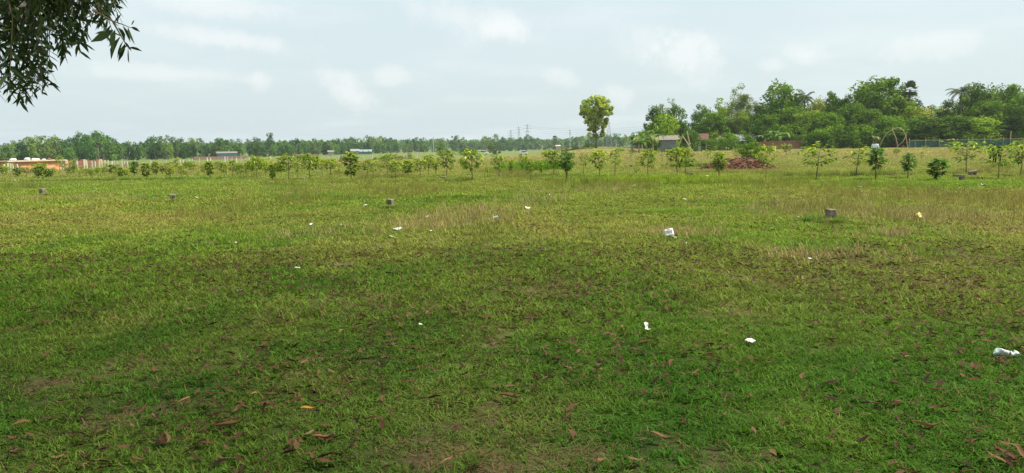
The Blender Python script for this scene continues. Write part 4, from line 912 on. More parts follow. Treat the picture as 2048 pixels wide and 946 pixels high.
for lst, row in ((near, 'front row'), (back, 'far row')):
    for k, (px, yb, ytp, wpx, st) in enumerate(lst):
        p = P(px, yb); d = math.hypot(p.x, p.y); H = max(P3(px, ytp, d).z - p.z, .35); W = wpx * mpp(d)
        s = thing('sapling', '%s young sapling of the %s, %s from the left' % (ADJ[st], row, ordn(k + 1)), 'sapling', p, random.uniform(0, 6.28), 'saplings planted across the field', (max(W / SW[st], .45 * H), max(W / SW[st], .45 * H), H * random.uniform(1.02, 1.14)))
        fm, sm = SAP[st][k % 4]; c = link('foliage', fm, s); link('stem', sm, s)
        if px in DARKS: c.material_slots[0].link = 'OBJECT'; c.material_slots[0].material = GREENS['saplingdark']
# small umbrella tree behind the soil heap
p = P(1502, 321); d = math.hypot(p.x, p.y); put_tree('broad1', p, 44 * mpp(d), P3(1502, 284, d).z - p.z, 'mid', name='umbrella_tree', label='small dark umbrella-shaped tree on a thin trunk behind the soil heap')
# yellowish weeds and shrubs between saplings and fence
sh = random.Random(9); lst = []
for k in range(46):
    px = sh.uniform(-10, 900); yb = float(np.interp(px, [0, 300, 600, 900], [346, 340, 330, 318])) + sh.uniform(-5, 5); lst.append((px, yb, sh.uniform(7, 15), sh.uniform(12, 26)))
lst += [(1512, 300, 9, 26), (1530, 303, 10, 30), (1545, 300, 8, 22), (1480, 303, 6, 20), (1130, 303, 8, 16), (1150, 298, 6, 18), (1090, 300, 7, 16), (1240, 302, 5, 22), (1265, 304, 6, 18), (1100, 303, 5, 14)]
lst.sort()
for k, (px, yb, hp, wp) in enumerate(lst):
    p = P(px, yb); d = math.hypot(p.x, p.y)
    if d > 175: p = A(px, 150); d = 150
    put_tree('shrub%d' % (k % 3), p, wp * mpp(d), hp * mpp(d), ['yellow', 'light', 'yellow', 'grey'][k % 4], name='weed_bush', label='low yellowish weed bush beyond the saplings, %s from the left' % ordn(k + 1), cat='bush', group='weed bushes beyond the saplings')

# ------------------------------------------------------------------ soil heap
def heap(name, label, px0, px1, yb, ytop, prof, seed, cat='soil heap', nclod=350, csz=.07):
    a, b = P(px0, yb), P(px1, yb); L_ = (b - a).length; mid = (a + b) / 2; d = math.hypot(mid.x, mid.y); Hm = (yb - ytop) * mpp(d)
    o = thing(name, label, cat, (mid.x, mid.y, gzf(mid.x, mid.y)), math.atan2((b - a).y, (b - a).x))
    r = np.random.default_rng(seed); nx, ny = 60, 26; u = np.linspace(0, 1, nx); v = np.linspace(-1, 1, ny); U, Vv = np.meshgrid(u, v, indexing='ij')
    hx = np.interp(U, [p_[0] for p_ in prof], [p_[1] for p_ in prof]); wy = L_ * .26
    hz = Hm * hx * np.clip(1 - np.abs(Vv) ** 1.6, 0, 1) * (.75 + .5 * fbm(U * 14, Vv * 5, seed, 4)) - .04
    X = (U - .5) * L_; Y = Vv * wy * (.5 + .5 * hx); i = np.arange(nx * ny).reshape(nx, ny)
    q = np.stack([i[:-1, :-1], i[1:, :-1], i[1:, 1:], i[:-1, 1:]], -1).reshape(-1, 4)
    link('mound', npmesh('mound', np.c_[X.ravel(), Y.ravel(), hz.ravel()], q, MAT['soil'], None, True), o)
    mb = MB(); k = r.integers(0, nx * ny, nclod)
    for j in k:
        s = csz * r.uniform(.4, 1.6); mb.box((X.ravel()[j], Y.ravel()[j], max(hz.ravel()[j], 0) + s * .2), (s * 1.4, s, s * .8), r.uniform(0, 3), r.uniform(-.5, .5), r.uniform(-.5, .5))
    tag(mb.build('clods', MAT['soil'], o), kind='stuff')
heap('soil_heap', 'long heap of dark red-brown soil clods behind the saplings', 1398, 1556, 338, 317, [(0, 0), (.15, .55), (.3, .9), (.5, 1), (.65, .95), (.8, .75), (.93, .4), (1, 0)], 4, nclod=1100, csz=.055)
heap('dug_soil', 'thin scatter of dug red-brown soil right of the forked dark sapling', 1764, 1798, 352, 348.5, [(0, 0), (.3, .8), (.6, 1), (1, 0)], 5, 'soil', 60, .05)
heap('dug_soil', 'thin scatter of reddish soil between the right hand saplings', 1930, 1972, 358, 354, [(0, 0), (.3, .8), (.6, 1), (1, 0)], 6, 'soil', 70, .05)

# ------------------------------------------------------------------ concrete markers and slabs
def marker(px, yb, wpx, hpx, label, rz=.5, tilt=.05):
    p = P(px, yb); d = math.hypot(p.x, p.y); w_ = wpx * mpp(d) * .80; h = hpx * mpp(d) * 1.2; o = thing('marker_post', label, 'concrete post', p, rz)
    me = bpy.data.meshes.new('post'); bm = bmesh.new(); bmesh.ops.create_cube(bm, size=1)
    bmesh.ops.subdivide_edges(bm, edges=bm.edges, cuts=4, use_grid_fill=True)
    for v_ in bm.verts:
        n_ = (vnoise(v_.co.x * 7 + px, v_.co.y * 7 + v_.co.z * 5) - .5) * .10; v_.co = Vector((v_.co.x * w_ * (1 + n_), v_.co.y * w_ * (1 + n_), (v_.co.z + .5) * (h + .06) * (1 + n_ * .35) - .06))
    bm.to_mesh(me); bm.free(); me.materials.append(MAT['concrete']); po = link('post', me, o, rot=(tilt, tilt * .5, 0))
    m = po.modifiers.new('bevel', 'BEVEL'); m.width = .012; m.segments = 2; m.limit_method = 'ANGLE'; m.angle_limit = R(50)
    MB().box((-w_ * .02, -w_ * .51, h * .5), (w_ * .07, w_ * .06, h * .95)).build('crack', MAT['dark'], o)
marker(1660, 444, 18, 20, 'squat dark concrete marker post at the right, nearest of the four', rz=.28)
marker(781, 415, 14, 14, 'squat concrete marker post left of the middle of the field', rz=-.35)
marker(346, 402, 11, 10, 'small concrete marker post left of centre, third nearest', rz=.3)
marker(86, 390, 10, 9, 'small pale concrete marker post near the left edge', rz=-.3)
marker(1262, 335, 6, 5, 'tiny stub of a post in the tan grass behind the saplings', rz=.2)
def slab_block(px, yb, wpx, hpx, label, side=1, flat=False):
    p = P(px, yb); d = math.hypot(p.x, p.y); w_ = wpx * mpp(d); h = hpx * mpp(d); o = thing('broken_block', label, 'concrete block', p, random.uniform(-.25, .25))
    MB().box((0, 0, h * .82), (w_, .2, h * .36), 0, 0, side * .12).build('slab', MAT['concrete'], o, bevel=.01)
    MB().box((side * w_ * .30, 0, h * .32), (w_ * .36, .19, h * .68 + .06), 0, 0, side * .1).build('leg', MAT['concrete'], o, bevel=.01)
    if flat: MB().box((-side * w_ * .30, 0, h * .32), (w_ * .2, .17, h * .68 + .06), 0, 0, -.15).build('leg', MAT['concrete'], o, bevel=.01)
slab_block(886, 361, 12, 8, 'broken concrete block with dark hollow under a bushy sapling')
slab_block(1285, 363, 13, 9, 'broken concrete block leaning beside the thin bare sapling')
slab_block(1379, 354, 13, 9, 'broken concrete slab on legs between two bushy saplings', flat=True)
slab_block(1917, 362, 17, 11, 'grey broken concrete block in the bright grass at right')
slab_block(1945, 352, 14, 9, 'grey concrete slab beside the reddish soil at right', -1, True)
slab_block(607, 362, 5, 6, 'tiny dark post stump under the middle saplings')
slab_block(727, 352, 7, 3.5, 'dark flat stone between the middle saplings', flat=True)
slab_block(998, 352, 9, 4, 'small grey stone at the foot of a bushy sapling')

# ------------------------------------------------------------------ litter
def scrap_mesh(seed, n=6, crumple=.25, mat='paper', rnd=True):
    r = np.random.default_rng(seed); g_ = np.linspace(-.5, .5, n); X, Y = np.meshgrid(g_, g_, indexing='ij'); X = X + r.normal(0, .03, X.shape); Y = Y + r.normal(0, .03, Y.shape)
    if rnd: k = 1 - .25 * (np.abs(X) * np.abs(Y) * 4); X = X * k; Y = Y * k
    Z = crumple * (fbm(X * 3 + seed, Y * 3, seed, 3) - .35) + crumple * .5 * np.abs(X * r.uniform(-1, 1) + Y * r.uniform(-1, 1)); Z -= Z.min()
    i = np.arange(n * n).reshape(n, n); q = np.stack([i[:-1, :-1], i[1:, :-1], i[1:, 1:], i[:-1, 1:]], -1).reshape(-1, 4)
    return npmesh('scrap', np.c_[X.ravel(), Y.ravel(), Z.ravel()], q, MAT[mat], None, False)
SCR = [scrap_mesh(i, 6, .45) for i in range(6)]
scr = [(622, 452, 8), (683, 453, 5), (595, 541, 12), (783, 477, 12), (862, 465, 7), (855, 437, 9), (1055, 419, 11), (1200, 371, 6), (1348, 479, 9), (1370, 491, 9), (1604, 394, 9), (1720, 376, 9), (1966, 372, 10), (1645, 364, 7), (1824, 361, 7), (1415, 354, 8), (1490, 361, 5), (581, 388, 7), (677, 391, 7), (525, 369, 6), (543, 365, 6), (555, 365, 6),
       (542, 376, 4), (731, 413, 8), (1097, 393, 8), (1369, 401, 8), (1597, 437, 6), (192, 379, 5), (188, 384, 4), (367, 390, 5), (393, 397, 6), (473, 489, 7), (1620, 522, 9), (840, 656, 8), (832, 366, 4), (813, 370, 4), (1064, 367, 5), (1048, 365, 4), (882, 353, 5), (498, 362, 5), (640, 411, 4), (566, 404, 3), (1545, 460, 5), (1873, 349, 4), (480, 588, 10), (31, 362, 4), (1268, 373, 8), (1810, 436, 0)]
scr = sorted([s for s in scr if s[2] > 0])
for k, (px, py, wpx) in enumerate(scr):
    p = P(px, py); d = math.hypot(p.x, p.y); s = max(wpx * mpp(d), .045) * .92
    o = link('paper_scrap', SCR[k % 6], None, p + Vector((0, 0, .035)), (random.uniform(-.3, .45), random.uniform(-.2, .2), random.uniform(0, 6.28)), (s, s, s * .9))
    tag(o, 'small crumpled white paper scrap on the grass, %s white scrap from the left' % ordn(k + 1), 'litter', 'white paper scraps on the grass')
    m = o.modifiers.new('thickness', 'SOLIDIFY'); m.thickness = .012
def special(px, py, wpx, mesh, name, label, rot=(0, 0, 0), zs=1.0, up=.04):
    p = P(px, py); d = math.hypot(p.x, p.y); s = wpx * mpp(d); o = link(name, mesh, None, p + Vector((0, 0, up)), rot, (s, s, s * zs)); tag(o, label, 'litter'); m = o.modifiers.new('thickness', 'SOLIDIFY'); m.thickness = .01; return o
special(1500, 692, 20, scrap_mesh(31, 7, .3), 'paper_sheet', 'folded white paper sheet lying in the near grass at right', (.1, 0, .2), .8)
special(1838, 438, 14, scrap_mesh(32, 6, .7, 'yellow'), 'snack_wrapper', 'pale yellow crumpled wrapper standing up in the tan grass', (.6, .1, .4), 1)
special(930, 392, 12, scrap_mesh(33, 6, .4, 'yellow'), 'snack_wrapper', 'flat yellow wrapper in the middle of the field', (.1, .1, .7), .8)
special(1808, 435, 10, scrap_mesh(34, 6, .6, 'plastic'), 'plastic_scrap', 'grey-white plastic scrap left of the yellow wrapper', (.5, .1, 2))
special(795, 462, 20, scrap_mesh(35, 7, .35, 'plastic'), 'plastic_scrap', 'thin pale plastic sheet flattened in the reddish grass', (.1, 0, .3), .7)
special(1320, 368, 16, scrap_mesh(36, 7, .3, 'paper'), 'plastic_scrap', 'pale flat scrap behind the bright tall grass', (.1, 0, .1), .5)
# torn white tissue (two lumps) in the near grass
p = P(1293, 664); o = thing('tissue', 'white torn tissue standing in the near grass right of centre', 'litter', p)
link('lump', scrap_mesh(41, 7, .9), o, (0, 0, .02), (.5, .2, 1), (.05, .05, .05)); link('ear', scrap_mesh(42, 6, .6), o, (.0, .05, .055), (1.2, .3, .4), (.045, .045, .045))
# plastic bag at right
def bag():
    r = np.random.default_rng(8); n, m_ = 26, 14; V = []
    for i in range(n):
        u = i / (n - 1); x = (u - .5) * .30; rad = .034 * (math.sin(math.pi * min(max(u, .02), .98)) ** .5) * (1 - .45 * math.exp(-((u - .72) / .07) ** 2)) * (1 + .25 * math.sin(u * 9))
        for j in range(m_):
            a = 6.283 * j / m_; k = 1 + .9 * (float(fbm(u * 11, a * 1.9, 3, 3)) - .5); V.append((x, rad * 1.3 * k * math.cos(a) + .012 * math.sin(u * 8), max(.0, rad * 1.05 * k * (math.sin(a) + .75))))
    i = np.arange(n * m_).reshape(n, m_); q = np.stack([i[:-1], i[1:], np.roll(i, -1, 1)[1:], np.roll(i, -1, 1)[:-1]], -1).reshape(-1, 4); return npmesh('plastic_bag', V, q, MAT['plastic'], None, True)
p = P(2013, 716); tag(link('plastic_bag', bag(), None, p + Vector((0, 0, .02)), (0, 0, -.2), (.62, .85, .75)), 'crumpled pale green-white plastic bag at the right edge of the near grass', 'plastic bag')
# crushed clear cup
p = P(992, 441); me = bpy.data.meshes.new('plastic_cup'); bm = bmesh.new(); bmesh.ops.create_cone(bm, cap_ends=False, segments=16, radius1=.035, radius2=.05, depth=.13)
for v_ in bm.verts: v_.co.x *= .75 + .1 * math.sin(v_.co.z * 40)
bm.to_mesh(me); bm.free(); me.materials.append(MAT['plastic']); o = link('plastic_cup', me, None, p + Vector((0, 0, .055)), (R(85), .1, 1.2)); tag(o, 'crushed pale plastic cup lying in the reddish grass near the middle', 'plastic cup'); m = o.modifiers.new('thickness', 'SOLIDIFY'); m.thickness = .003
# white takeaway carton with grey print
p = P(1338, 478); o = thing('food_carton', 'white carton with grey marks tilted up in the grass', 'carton', p + Vector((0, 0, .01)), -.15)
rot = (R(-28), R(-14), 0)
b_ = MB().box((0, 0, 0), (.15, .09, .13)).build('carton', MAT['foam'], o, bevel=.018, loc=(0, 0, .095), rot=rot)
for k, (x, z, sx_, sz_) in enumerate([(-.045, .0, .012, .06), (-.02, .005, .012, .05), (.0, -.005, .014, .055), (.022, .003, .010, .05), (.043, 0, .012, .055), (0, .045, .05, .008)]):
    MB().box((x, -.0455, z), (sx_, .003, sz_), 0, 0, .1).build('print_mark', MAT['print'], b_)
# brush piles
def twigs(px, py, wpx, hpx, label, n=70, seed=1):
    p = P(px, py); d = math.hypot(p.x, p.y); W = wpx * mpp(d); H = hpx * mpp(d); o = thing('twig_pile', label, 'twigs', p); r = random.Random(seed); mb = MB()
    for k in range(n):
        c = Vector((r.gauss(0, W * .26), r.gauss(0, W * .14), r.uniform(.01, H * .5))); a = r.uniform(0, 3.14); l = W * r.uniform(.1, .3); dv = Vector((math.cos(a) * l, math.sin(a) * l, r.uniform(-.15, .35) * l)); mb.tube([c - dv * .5, c + Vector((0, 0, .01)), c + dv * .5], [.008, .011, .006], 4, False)
    for v_i in range(len(mb.v)):
        if mb.v[v_i][2] < 0: mb.v[v_i] = (mb.v[v_i][0], mb.v[v_i][1], 0.0)
    tag(mb.build('twigs', MAT['twig'], o), kind='stuff')
twigs(1560, 410, 52, 12, 'dark tangle of dry twigs in the middle grass left of the marker post', 130, 1)
twigs(1590, 427, 34, 6, 'small thin twigs just below the dark twig tangle', 40, 2)
twigs(2030, 460, 26, 7, 'pale twig bundle near the right edge', 40, 3)
twigs(680, 533, 46, 8, 'flat brown twig and leaf clump left of centre', 70, 4)
twigs(1790, 471, 60, 4, 'scattered dark twigs in the grass right of the marker post', 60, 5)

# ------------------------------------------------------------------ fallen leaves: the largest as single things, the rest as litter
def leaf_geo(r, L_=1.0, wf=.13, n=6):
    """sickle-shaped dry leaf, curled; length 1"""
    side = r.uniform(-.22, .22); curl = r.uniform(-.25, .45); fold = r.uniform(.1, .9); twist = r.uniform(-.9, .9); V = []
    for i in range(n + 1):
        u = i / n; w_ = wf * math.sin(math.pi * min(.96, max(.06, u ** .85))) ; x = u - .5; y = side * math.sin(math.pi * u); z = curl * (u - .5) ** 2 * 1.6 + .04 * math.sin(u * 7 + side * 9)
        t_ = twist * (u - .5); ct, st = math.cos(t_), math.sin(t_)
        for q, hh_ in ((-1, fold), (0, 0), (1, fold)): V.append((x, y + q * w_ * ct * (1 - .3 * fold) - hh_ * w_ * st * .5, z + hh_ * w_ * .8 + q * w_ * st))
    Fq = []
    for i in range(n):
        for q in (0, 1): b = i * 3 + q; Fq.append((b, b + 1, b + 4, b + 3))
    V = np.array(V); V[:, 2] -= V[:, 2].min(); return V, np.array(Fq)
r0 = random.Random(4)
LEAFM = []
for i in range(40):
    V, Fq = leaf_geo(r0, wf=r0.uniform(.09, .18)); t_ = min(1, max(0, [.12, .25, .35, .45, .55, .62, .72, .8][i % 8] + r0.uniform(-.07, .07))); LEAFM.append(npmesh('leaf', V, Fq, DEADLEAF, {'tint': np.full(len(V), t_)}, True))
V, Fq = leaf_geo(random.Random(12), wf=.15); ORANGE = npmesh('leaf', V, Fq, DEADLEAF, {'tint': np.full(len(V), 1.0)}, True)
def put_leaf(mesh, x, y, L_, label=None, tilt=.35, up=None, rz=None):
    z = gzf(x, y) + (random.uniform(.026, .05) if up is None else up)
    o = link('fallen_leaf', mesh, None, (x, y, z), (random.uniform(-tilt, tilt), random.uniform(-tilt, tilt), random.uniform(0, 6.28) if rz is None else rz), (L_, L_, L_))
    return tag(o, label or 'curled brown dry leaf lying in the short near grass', 'leaf', 'dry leaves fallen on the grass')
for (px, py, lpx, mi, lab) in [(620, 831, 32, -1, 'bright orange leaf lying flat in the near grass left of centre'), (1020, 803, 46, 4, 'large brown folded leaf right of the bare patch in the near grass'), (650, 938, 40, 3, 'broad brown crumpled leaf at the bottom edge left of centre'), (283, 933, 34, 5, 'broad tan-brown leaf at the bottom left'),
                               (1323, 890, 38, 6, 'reddish brown arched leaf in the bottom grass right of centre'), (1665, 774, 34, 0, 'dark cupped leaf in the near grass at right'), (460, 862, 60, 5, 'long light brown leaf bundle at the lower left'), (1855, 868, 44, 6, 'pale pointed leaf in the grass at lower right'), (648, 890, 34, 6, 'tan curved leaf at the bottom left of centre')]:
    p = P(px, py); d = math.hypot(p.x, p.y); put_leaf(ORANGE if mi < 0 else LEAFM[mi], p.x, p.y, lpx * mpp(d) * 1.25, lab, .25, .04, random.uniform(-.5, .5))
for k, (px, py, lab) in enumerate([(2010, 925, 'largest'), (1990, 932, 'palest'), (2030, 915, 'topmost'), (1975, 940, 'lowest'), (2040, 940, 'rightmost')]):
    p = P(px, py); put_leaf(LEAFM[5 + 8 * k if k < 4 else 6], p.x, p.y, .15 - .01 * k, '%s dry leaf of the heap in the bottom right corner' % lab, .5, .03 + .012 * k)
cnt = 0; rl = random.Random(77)
while cnt < 284:
    y = math.sqrt(rl.uniform(3.3 ** 2, 8.6 ** 2)); x = y * rl.uniform(-.70, .70)
    if rl.random() > .25 + 1.3 * max(0, float(fbm(x * .9, y * .9, 71)) - .38): continue
    put_leaf(LEAFM[rl.choice([q for q in range(40) if q % 8 < 6])] if rl.random() < .8 else LEAFM[rl.randrange(40)], x, y, rl.uniform(.06, .12)); cnt += 1
def litter_stuff(n, d0, d1, Ls, seed, cut, up):
    r = np.random.default_rng(seed); rr_ = random.Random(seed); geos = [leaf_geo(rr_, wf=rr_.uniform(.09, .2), n=3) for _ in range(24)]
    m = n * 8; y = np.sqrt(r.uniform(d0 ** 2, d1 ** 2, m)); x = y * r.uniform(-.74, .74, m)
    k = np.nonzero(r.uniform(0, 1, m) < np.maximum(.06, (fbm(x * .5, y * .4, 71) - cut) * 4))[0][:n]; x, y = x[k], y[k]; z = gz(x, y) + r.uniform(*up, len(x))
    VV, FF, TT, base = [], [], [], 0
    for i in range(len(x)):
        V, Fq = geos[i % 24]; a1, a2, a3 = r.uniform(0, 6.28), r.uniform(-.4, .4), r.uniform(-.35, .35); ca, sa = math.cos(a1), math.sin(a1)
        M_ = np.array([[ca, -sa, 0], [sa, ca, 0], [0, 0, 1]]) @ np.array([[math.cos(a3), 0, math.sin(a3)], [0, 1, 0], [-math.sin(a3), 0, math.cos(a3)]]) @ np.array([[1, 0, 0], [0, math.cos(a2), -math.sin(a2)], [0, math.sin(a2), math.cos(a2)]])
        VV.append((V * r.uniform(*Ls)) @ M_.T + np.array([x[i], y[i], z[i]])); FF.append(Fq + base); base += len(V); TT.append(np.full(len(V), min(1, max(0, r.normal(.22, .2)))))
    return np.vstack(VV), np.vstack(FF), np.concatenate(TT)
a_ = litter_stuff(8500, 3.0, 12, (.035, .10), 5, .36, (.022, .052)); b_ = litter_stuff(5200, 8, 27, (.05, .12), 6, .40, (.03, .06))
me = npmesh('leaf_litter', np.vstack([a_[0], b_[0]]), np.vstack([a_[1], b_[1] + len(a_[0])]), DEADLEAF, {'tint': np.r_[a_[2], b_[2]]}, True)
tag(link('leaf_litter', me), 'small broken brown leaf litter scattered through the grass', 'leaf litter', kind='stuff')

# ------------------------------------------------------------------ big acacia over the camera: hanging branch at the upper left, crown above the frame
def sickle(V, Fc, T, c, d_, L_, w_, r, tn):
    d_ = d_.normalized(); sd = d_.cross(Vector((r.uniform(-1, 1), r.uniform(-1, 1), r.uniform(-.2, 1)))).normalized(); nm = d_.cross(sd); b = len(V); cv = sd * L_ * r.uniform(-.16, .16); sag = Vector((0, 0, -L_ * .18))
    rows = [(0, .12), (.3, .85), (.62, .9), (1, .06)]
    for u, k in rows:
        q = c + d_ * L_ * u + cv * math.sin(math.pi * u) + sag * u * u; V += [tuple(q + sd * w_ * k), tuple(q - sd * w_ * k)]; T += [tn, tn]
    for i in range(3): Fc.append((b + 2 * i, b + 2 * i + 1, b + 2 * i + 3, b + 2 * i + 2))
tree = thing('acacia_tree', 'overhanging acacia with drooping sickle-shaped dark leaves at the top left corner', 'tree', (-7.0, 2.2, gzf(-7, 2.2)))
T0 = Vector(tree.location)
mb = MB(); top = Vector((-6.4, 3.2, 6.2)) - T0
mb.tube([(0, 0, -.2), (.1, .1, 1.2), (.25, .4, 3), (.5, .9, 5), top], [.30, .24, .21, .18, .14], 10)
bt = [Vector(q) - T0 for q in [(-6.75, 2.6, 3.2), (-6.0, 4.2, 4.3), (-5.0, 5.6, 4.35), (-4.3, 6.5, 4.0), (-3.6, 7.0, 3.5)]]
mb.tube(bt, [.12, .09, .06, .035, .015], 7)
r = random.Random(6)
crown_c = []
for k in range(70):
    a = r.uniform(0, 6.283); q = 10.5 * r.uniform(0, 1) ** .75; c = Vector((-5.2 + q * math.cos(a), 4.3 + q * math.sin(a) * 1.0, 0)); c.z = 6.6 + 2.6 * math.sqrt(max(0, 1 - (q / 10) ** 2)) * r.uniform(.1, 1) + max(0, c.y - 9) * .1
    crown_c.append(c)
for c in crown_c[::4]:
    c = c - T0; s = top.lerp(Vector((.25, .4, 3)), r.uniform(0, .5)); mb.tube([s, s.lerp(c, .5) + Vector((0, 0, .5)), c], [.09, .055, .02], 6, False)
mb.build('trunk', MAT['bark'], tree, True)
nr_ = np.random.default_rng(21)
def overhead(cs, per, rc):
    cc = np.array([list(c) for c in cs]); cid = np.repeat(np.arange(len(cc)), per); n = len(cid); pos = cc[cid] + nr_.normal(0, rc, (n, 3)) * np.array([1, 1, .45]); nr2 = nr_.normal(0, .6, (n, 3)) + np.array([0, 0, .8]); nr2 /= np.linalg.norm(nr2, axis=1, keepdims=True)
    keep = pos[:, 2] > 1.6 + .215 * np.maximum(pos[:, 1], 0) + .9
    v, f = leaf_quads(pos, nr2, nr_.uniform(.22, .38, n), .34, nr_, .2); kk = np.repeat(keep, 4)
    f = np.arange(kk.sum()).reshape(-1, 4); return v[kk], f
v, f = overhead(crown_c, 235, 2.0)
tag(link('crown', npmesh('crown', v - np.array(T0), f, GREENS['acacia'], {'tint': np.repeat(nr_.uniform(0, 1, len(f)), 4)}), tree), kind='stuff')
# drooping twigs that hang into the picture
ends = []
for k in range(30): ends.append((r.uniform(-25, 92), r.uniform(60, 205) - 18 * r.random(), r.uniform(5.8, 7.2)))
ends += [(40, 208, 6.3), (20, 196, 6.6), (66, 196, 6.2), (96, 176, 6.4), (98, 150, 6.1), (55, 205, 6.8), (8, 175, 6.1), (85, 190, 6.7)]
for k in range(15): ends.append((r.uniform(105, 172), r.uniform(30, 95), r.uniform(5.8, 7.0)))
ends += [(132, 118, 6.2), (128, 110, 6.6), (160, 108, 6.3), (170, 92, 6.1), (120, 100, 6.4)]
for k in range(14): ends.append((r.uniform(165, 240), r.uniform(5, 48), r.uniform(5.7, 6.8)))
ends += [(215, 82, 5.9), (240, 0, 6.0), (228, 70, 6.0), (245, 8, 6.1)]
for k in range(40): ends.append((r.uniform(-20, 240), r.uniform(-20, 42), r.uniform(5.8, 7.2)))
V = []; Fc = []; T = []; tw = MB()
for (px, py, d) in ends:
    e = P3(px, py, d); s0 = P3(px * .86 + r.uniform(-75, 15), -60 - r.uniform(0, 60), d + r.uniform(-.2, .3))
    s = Vector((e.x + (s0.x - e.x) * .8, s0.y, max(s0.z, e.z + .25))); m1 = s.lerp(e, .5) + Vector((r.uniform(-.05, .08), 0, .04))
    tw.tube([s - T0, m1 - T0, e - T0], [.006, .004, .002], 4, False); Lt = (e - s).length; n = int(44 * Lt) + 5
    for j in range(n):
        u = j / n; q = s.lerp(m1, u * 2) if u < .5 else m1.lerp(e, u * 2 - 1); az = j * 2.4 + r.uniform(-.6, .6); dv = Vector((math.cos(az) * .7, math.sin(az) * .7, -.35 + r.uniform(-.65, .6))) + (e - m1).normalized() * .25
        sickle(V, Fc, T, q - T0, dv, r.uniform(.06, .105), r.uniform(.008, .013), r, r.uniform(0, 1))
tag(link('hanging_leaves', npmesh('hanging_leaves', V, Fc, GREENS['acacia'], {'tint': T}), tree), kind='stuff')
# the single large-leaved sprig: each leaf its own part
sp = [P3(185, 20, 5.7), P3(225, 42, 5.65), P3(250, 85, 5.6), P3(262, 98, 5.6)]
sp2 = [P3(225, 42, 5.65), P3(248, 50, 5.6), P3(262, 56, 5.6)]
tw.tube([q - T0 for q in sp], [.007, .006, .004, .002], 5); tw.tube([q - T0 for q in sp2], [.004, .003, .002], 5)
for (x0, y0, x1, y1, wf) in [(236, 55, 248, 78, .16), (246, 52, 259, 80, .18), (256, 55, 268, 84, .18), (262, 54, 279, 62, .16), (264, 50, 266, 40, .28), (250, 88, 238, 118, .17), (256, 97, 258, 122, .2), (258, 95, 284, 101, .12), (246, 82, 236, 112, .15), (240, 74, 224, 112, .16), (232, 66, 218, 90, .16), (226, 60, 184, 80, .17), (222, 50, 208, 75, .16), (230, 60, 226, 98, .15), (255, 90, 241, 104, .2), (248, 84, 262, 100, .2), (238, 50, 230, 30, .16), (228, 44, 244, 24, .14), (215, 38, 205, 62, .16), (205, 30, 196, 55, .16)]:
    a, b = P3(x0, y0, 5.62), P3(x1, y1, 5.62 + r.uniform(-.06, .06)); v_, f_, t_ = [], [], []
    L_ = (b - a).length; sickle(v_, f_, t_, a - T0, (b - a) + Vector((0, 0, L_ * .12)), L_, L_ * wf, r, r.uniform(.4, 1)); link('leaf', npmesh('leaf', v_, f_, GREENS['acacia'], {'tint': t_}), tree)
tw.build('twigs', MAT['twig'], tree)
# a second crown behind and to the right shades the near grass
T1 = Vector((6.5, -3.2, gzf(6.5, -3.2))); t2 = thing('acacia_tree', 'neighbouring acacia whose crown shades the near grass at right', 'tree', T1)
cs = []
for k in range(54):
    a = r.uniform(0, 6.283); q = 8.2 * r.uniform(0, 1) ** .65; c = Vector((5.6 + q * math.cos(a), .6 + q * math.sin(a), 6.4 + 2.4 * r.uniform(0, 1) * math.sqrt(max(0, 1 - (q / 8) ** 2)))); cs.append(c)
v, f = overhead(cs, 75, 1.7); tag(link('crown', npmesh('crown', v - np.array(T1), f, GREENS['acacia'], {'tint': np.repeat(nr_.uniform(0, 1, len(f)), 4)}), t2), kind='stuff')
mb = MB().tube([(0, 0, -.2), (0, .2, 2), (-.3, .6, 4.2), (-.6, 1.2, 6.4)], [.28, .22, .19, .13], 9)
for c in cs[::4]: c = c - T1; s = Vector((-.3, .6, 4.2)); mb.tube([s, s.lerp(c, .5) + Vector((0, 0, .6)), c], [.09, .055, .02], 6, False)
mb.build('trunk', MAT['bark'], t2, True)

# ------------------------------------------------------------------ person and cow
def skinned(name, mat, verts, edges, rad, parent, sub=2, **k):
    me = bpy.data.meshes.new(name); me.from_pydata(verts, edges, []); me.materials.append(mat); o = link(name, me, parent, **k)
    m = o.modifiers.new('skin', 'SKIN'); m.use_smooth_shade = True
    if not me.skin_vertices: bpy.context.view_layer.objects.active = o
    sv = me.skin_vertices[0].data if me.skin_vertices else None
    if sv is None:
        import bpy as _b
        with _b.context.temp_override(object=o, active_object=o): _b.ops.object.skin_root_mark()
        sv = me.skin_vertices[0].data
    for i, q in enumerate(rad): sv[i].radius = (q, q) if not hasattr(q, '__len__') else q
    for i in range(len(rad)): sv[i].use_root = (i == 0)
    s = o.modifiers.new('subdivision', 'SUBSURF'); s.levels = sub; s.render_levels = sub; return o
p = P(1749, 325); pr_ = thing('person', 'person in a white top and dark trousers standing behind a forked sapling', 'person', p, 2.6, scl=(.97, .97, .97))
bv = [(0, 0, .92), (0, 0, 1.12), (0, 0, 1.32), (0, .0, 1.42), (0, .01, 1.50), (0, .02, 1.58), (0, .02, 1.66)]; be = [(0, 1), (1, 2), (2, 3), (3, 4), (4, 5), (5, 6)]; br = [(.15, .11), (.145, .105), (.15, .10), (.09, .07), (.055, .055), (.085, .095), (.075, .09)]
for s in (-1, 1):
    b = len(bv); bv += [(s * .17, 0, 1.36), (s * .22, .0, 1.1), (s * .22, .07, .86), (s * .22, .09, .78), (s * .09, 0, .84), (s * .10, .03 * s, .48), (s * .10, -.02 + .05 * s, .09), (s * .10, .08 + .05 * s, .035)]
    be += [(2, b), (b, b + 1), (b + 1, b + 2), (b + 2, b + 3), (0, b + 4), (b + 4, b + 5), (b + 5, b + 6), (b + 6, b + 7)]; br += [.065, .05, .036, .032, .085, .062, .042, .035]
skinned('body', MAT['skin'], bv, be, br, pr_)
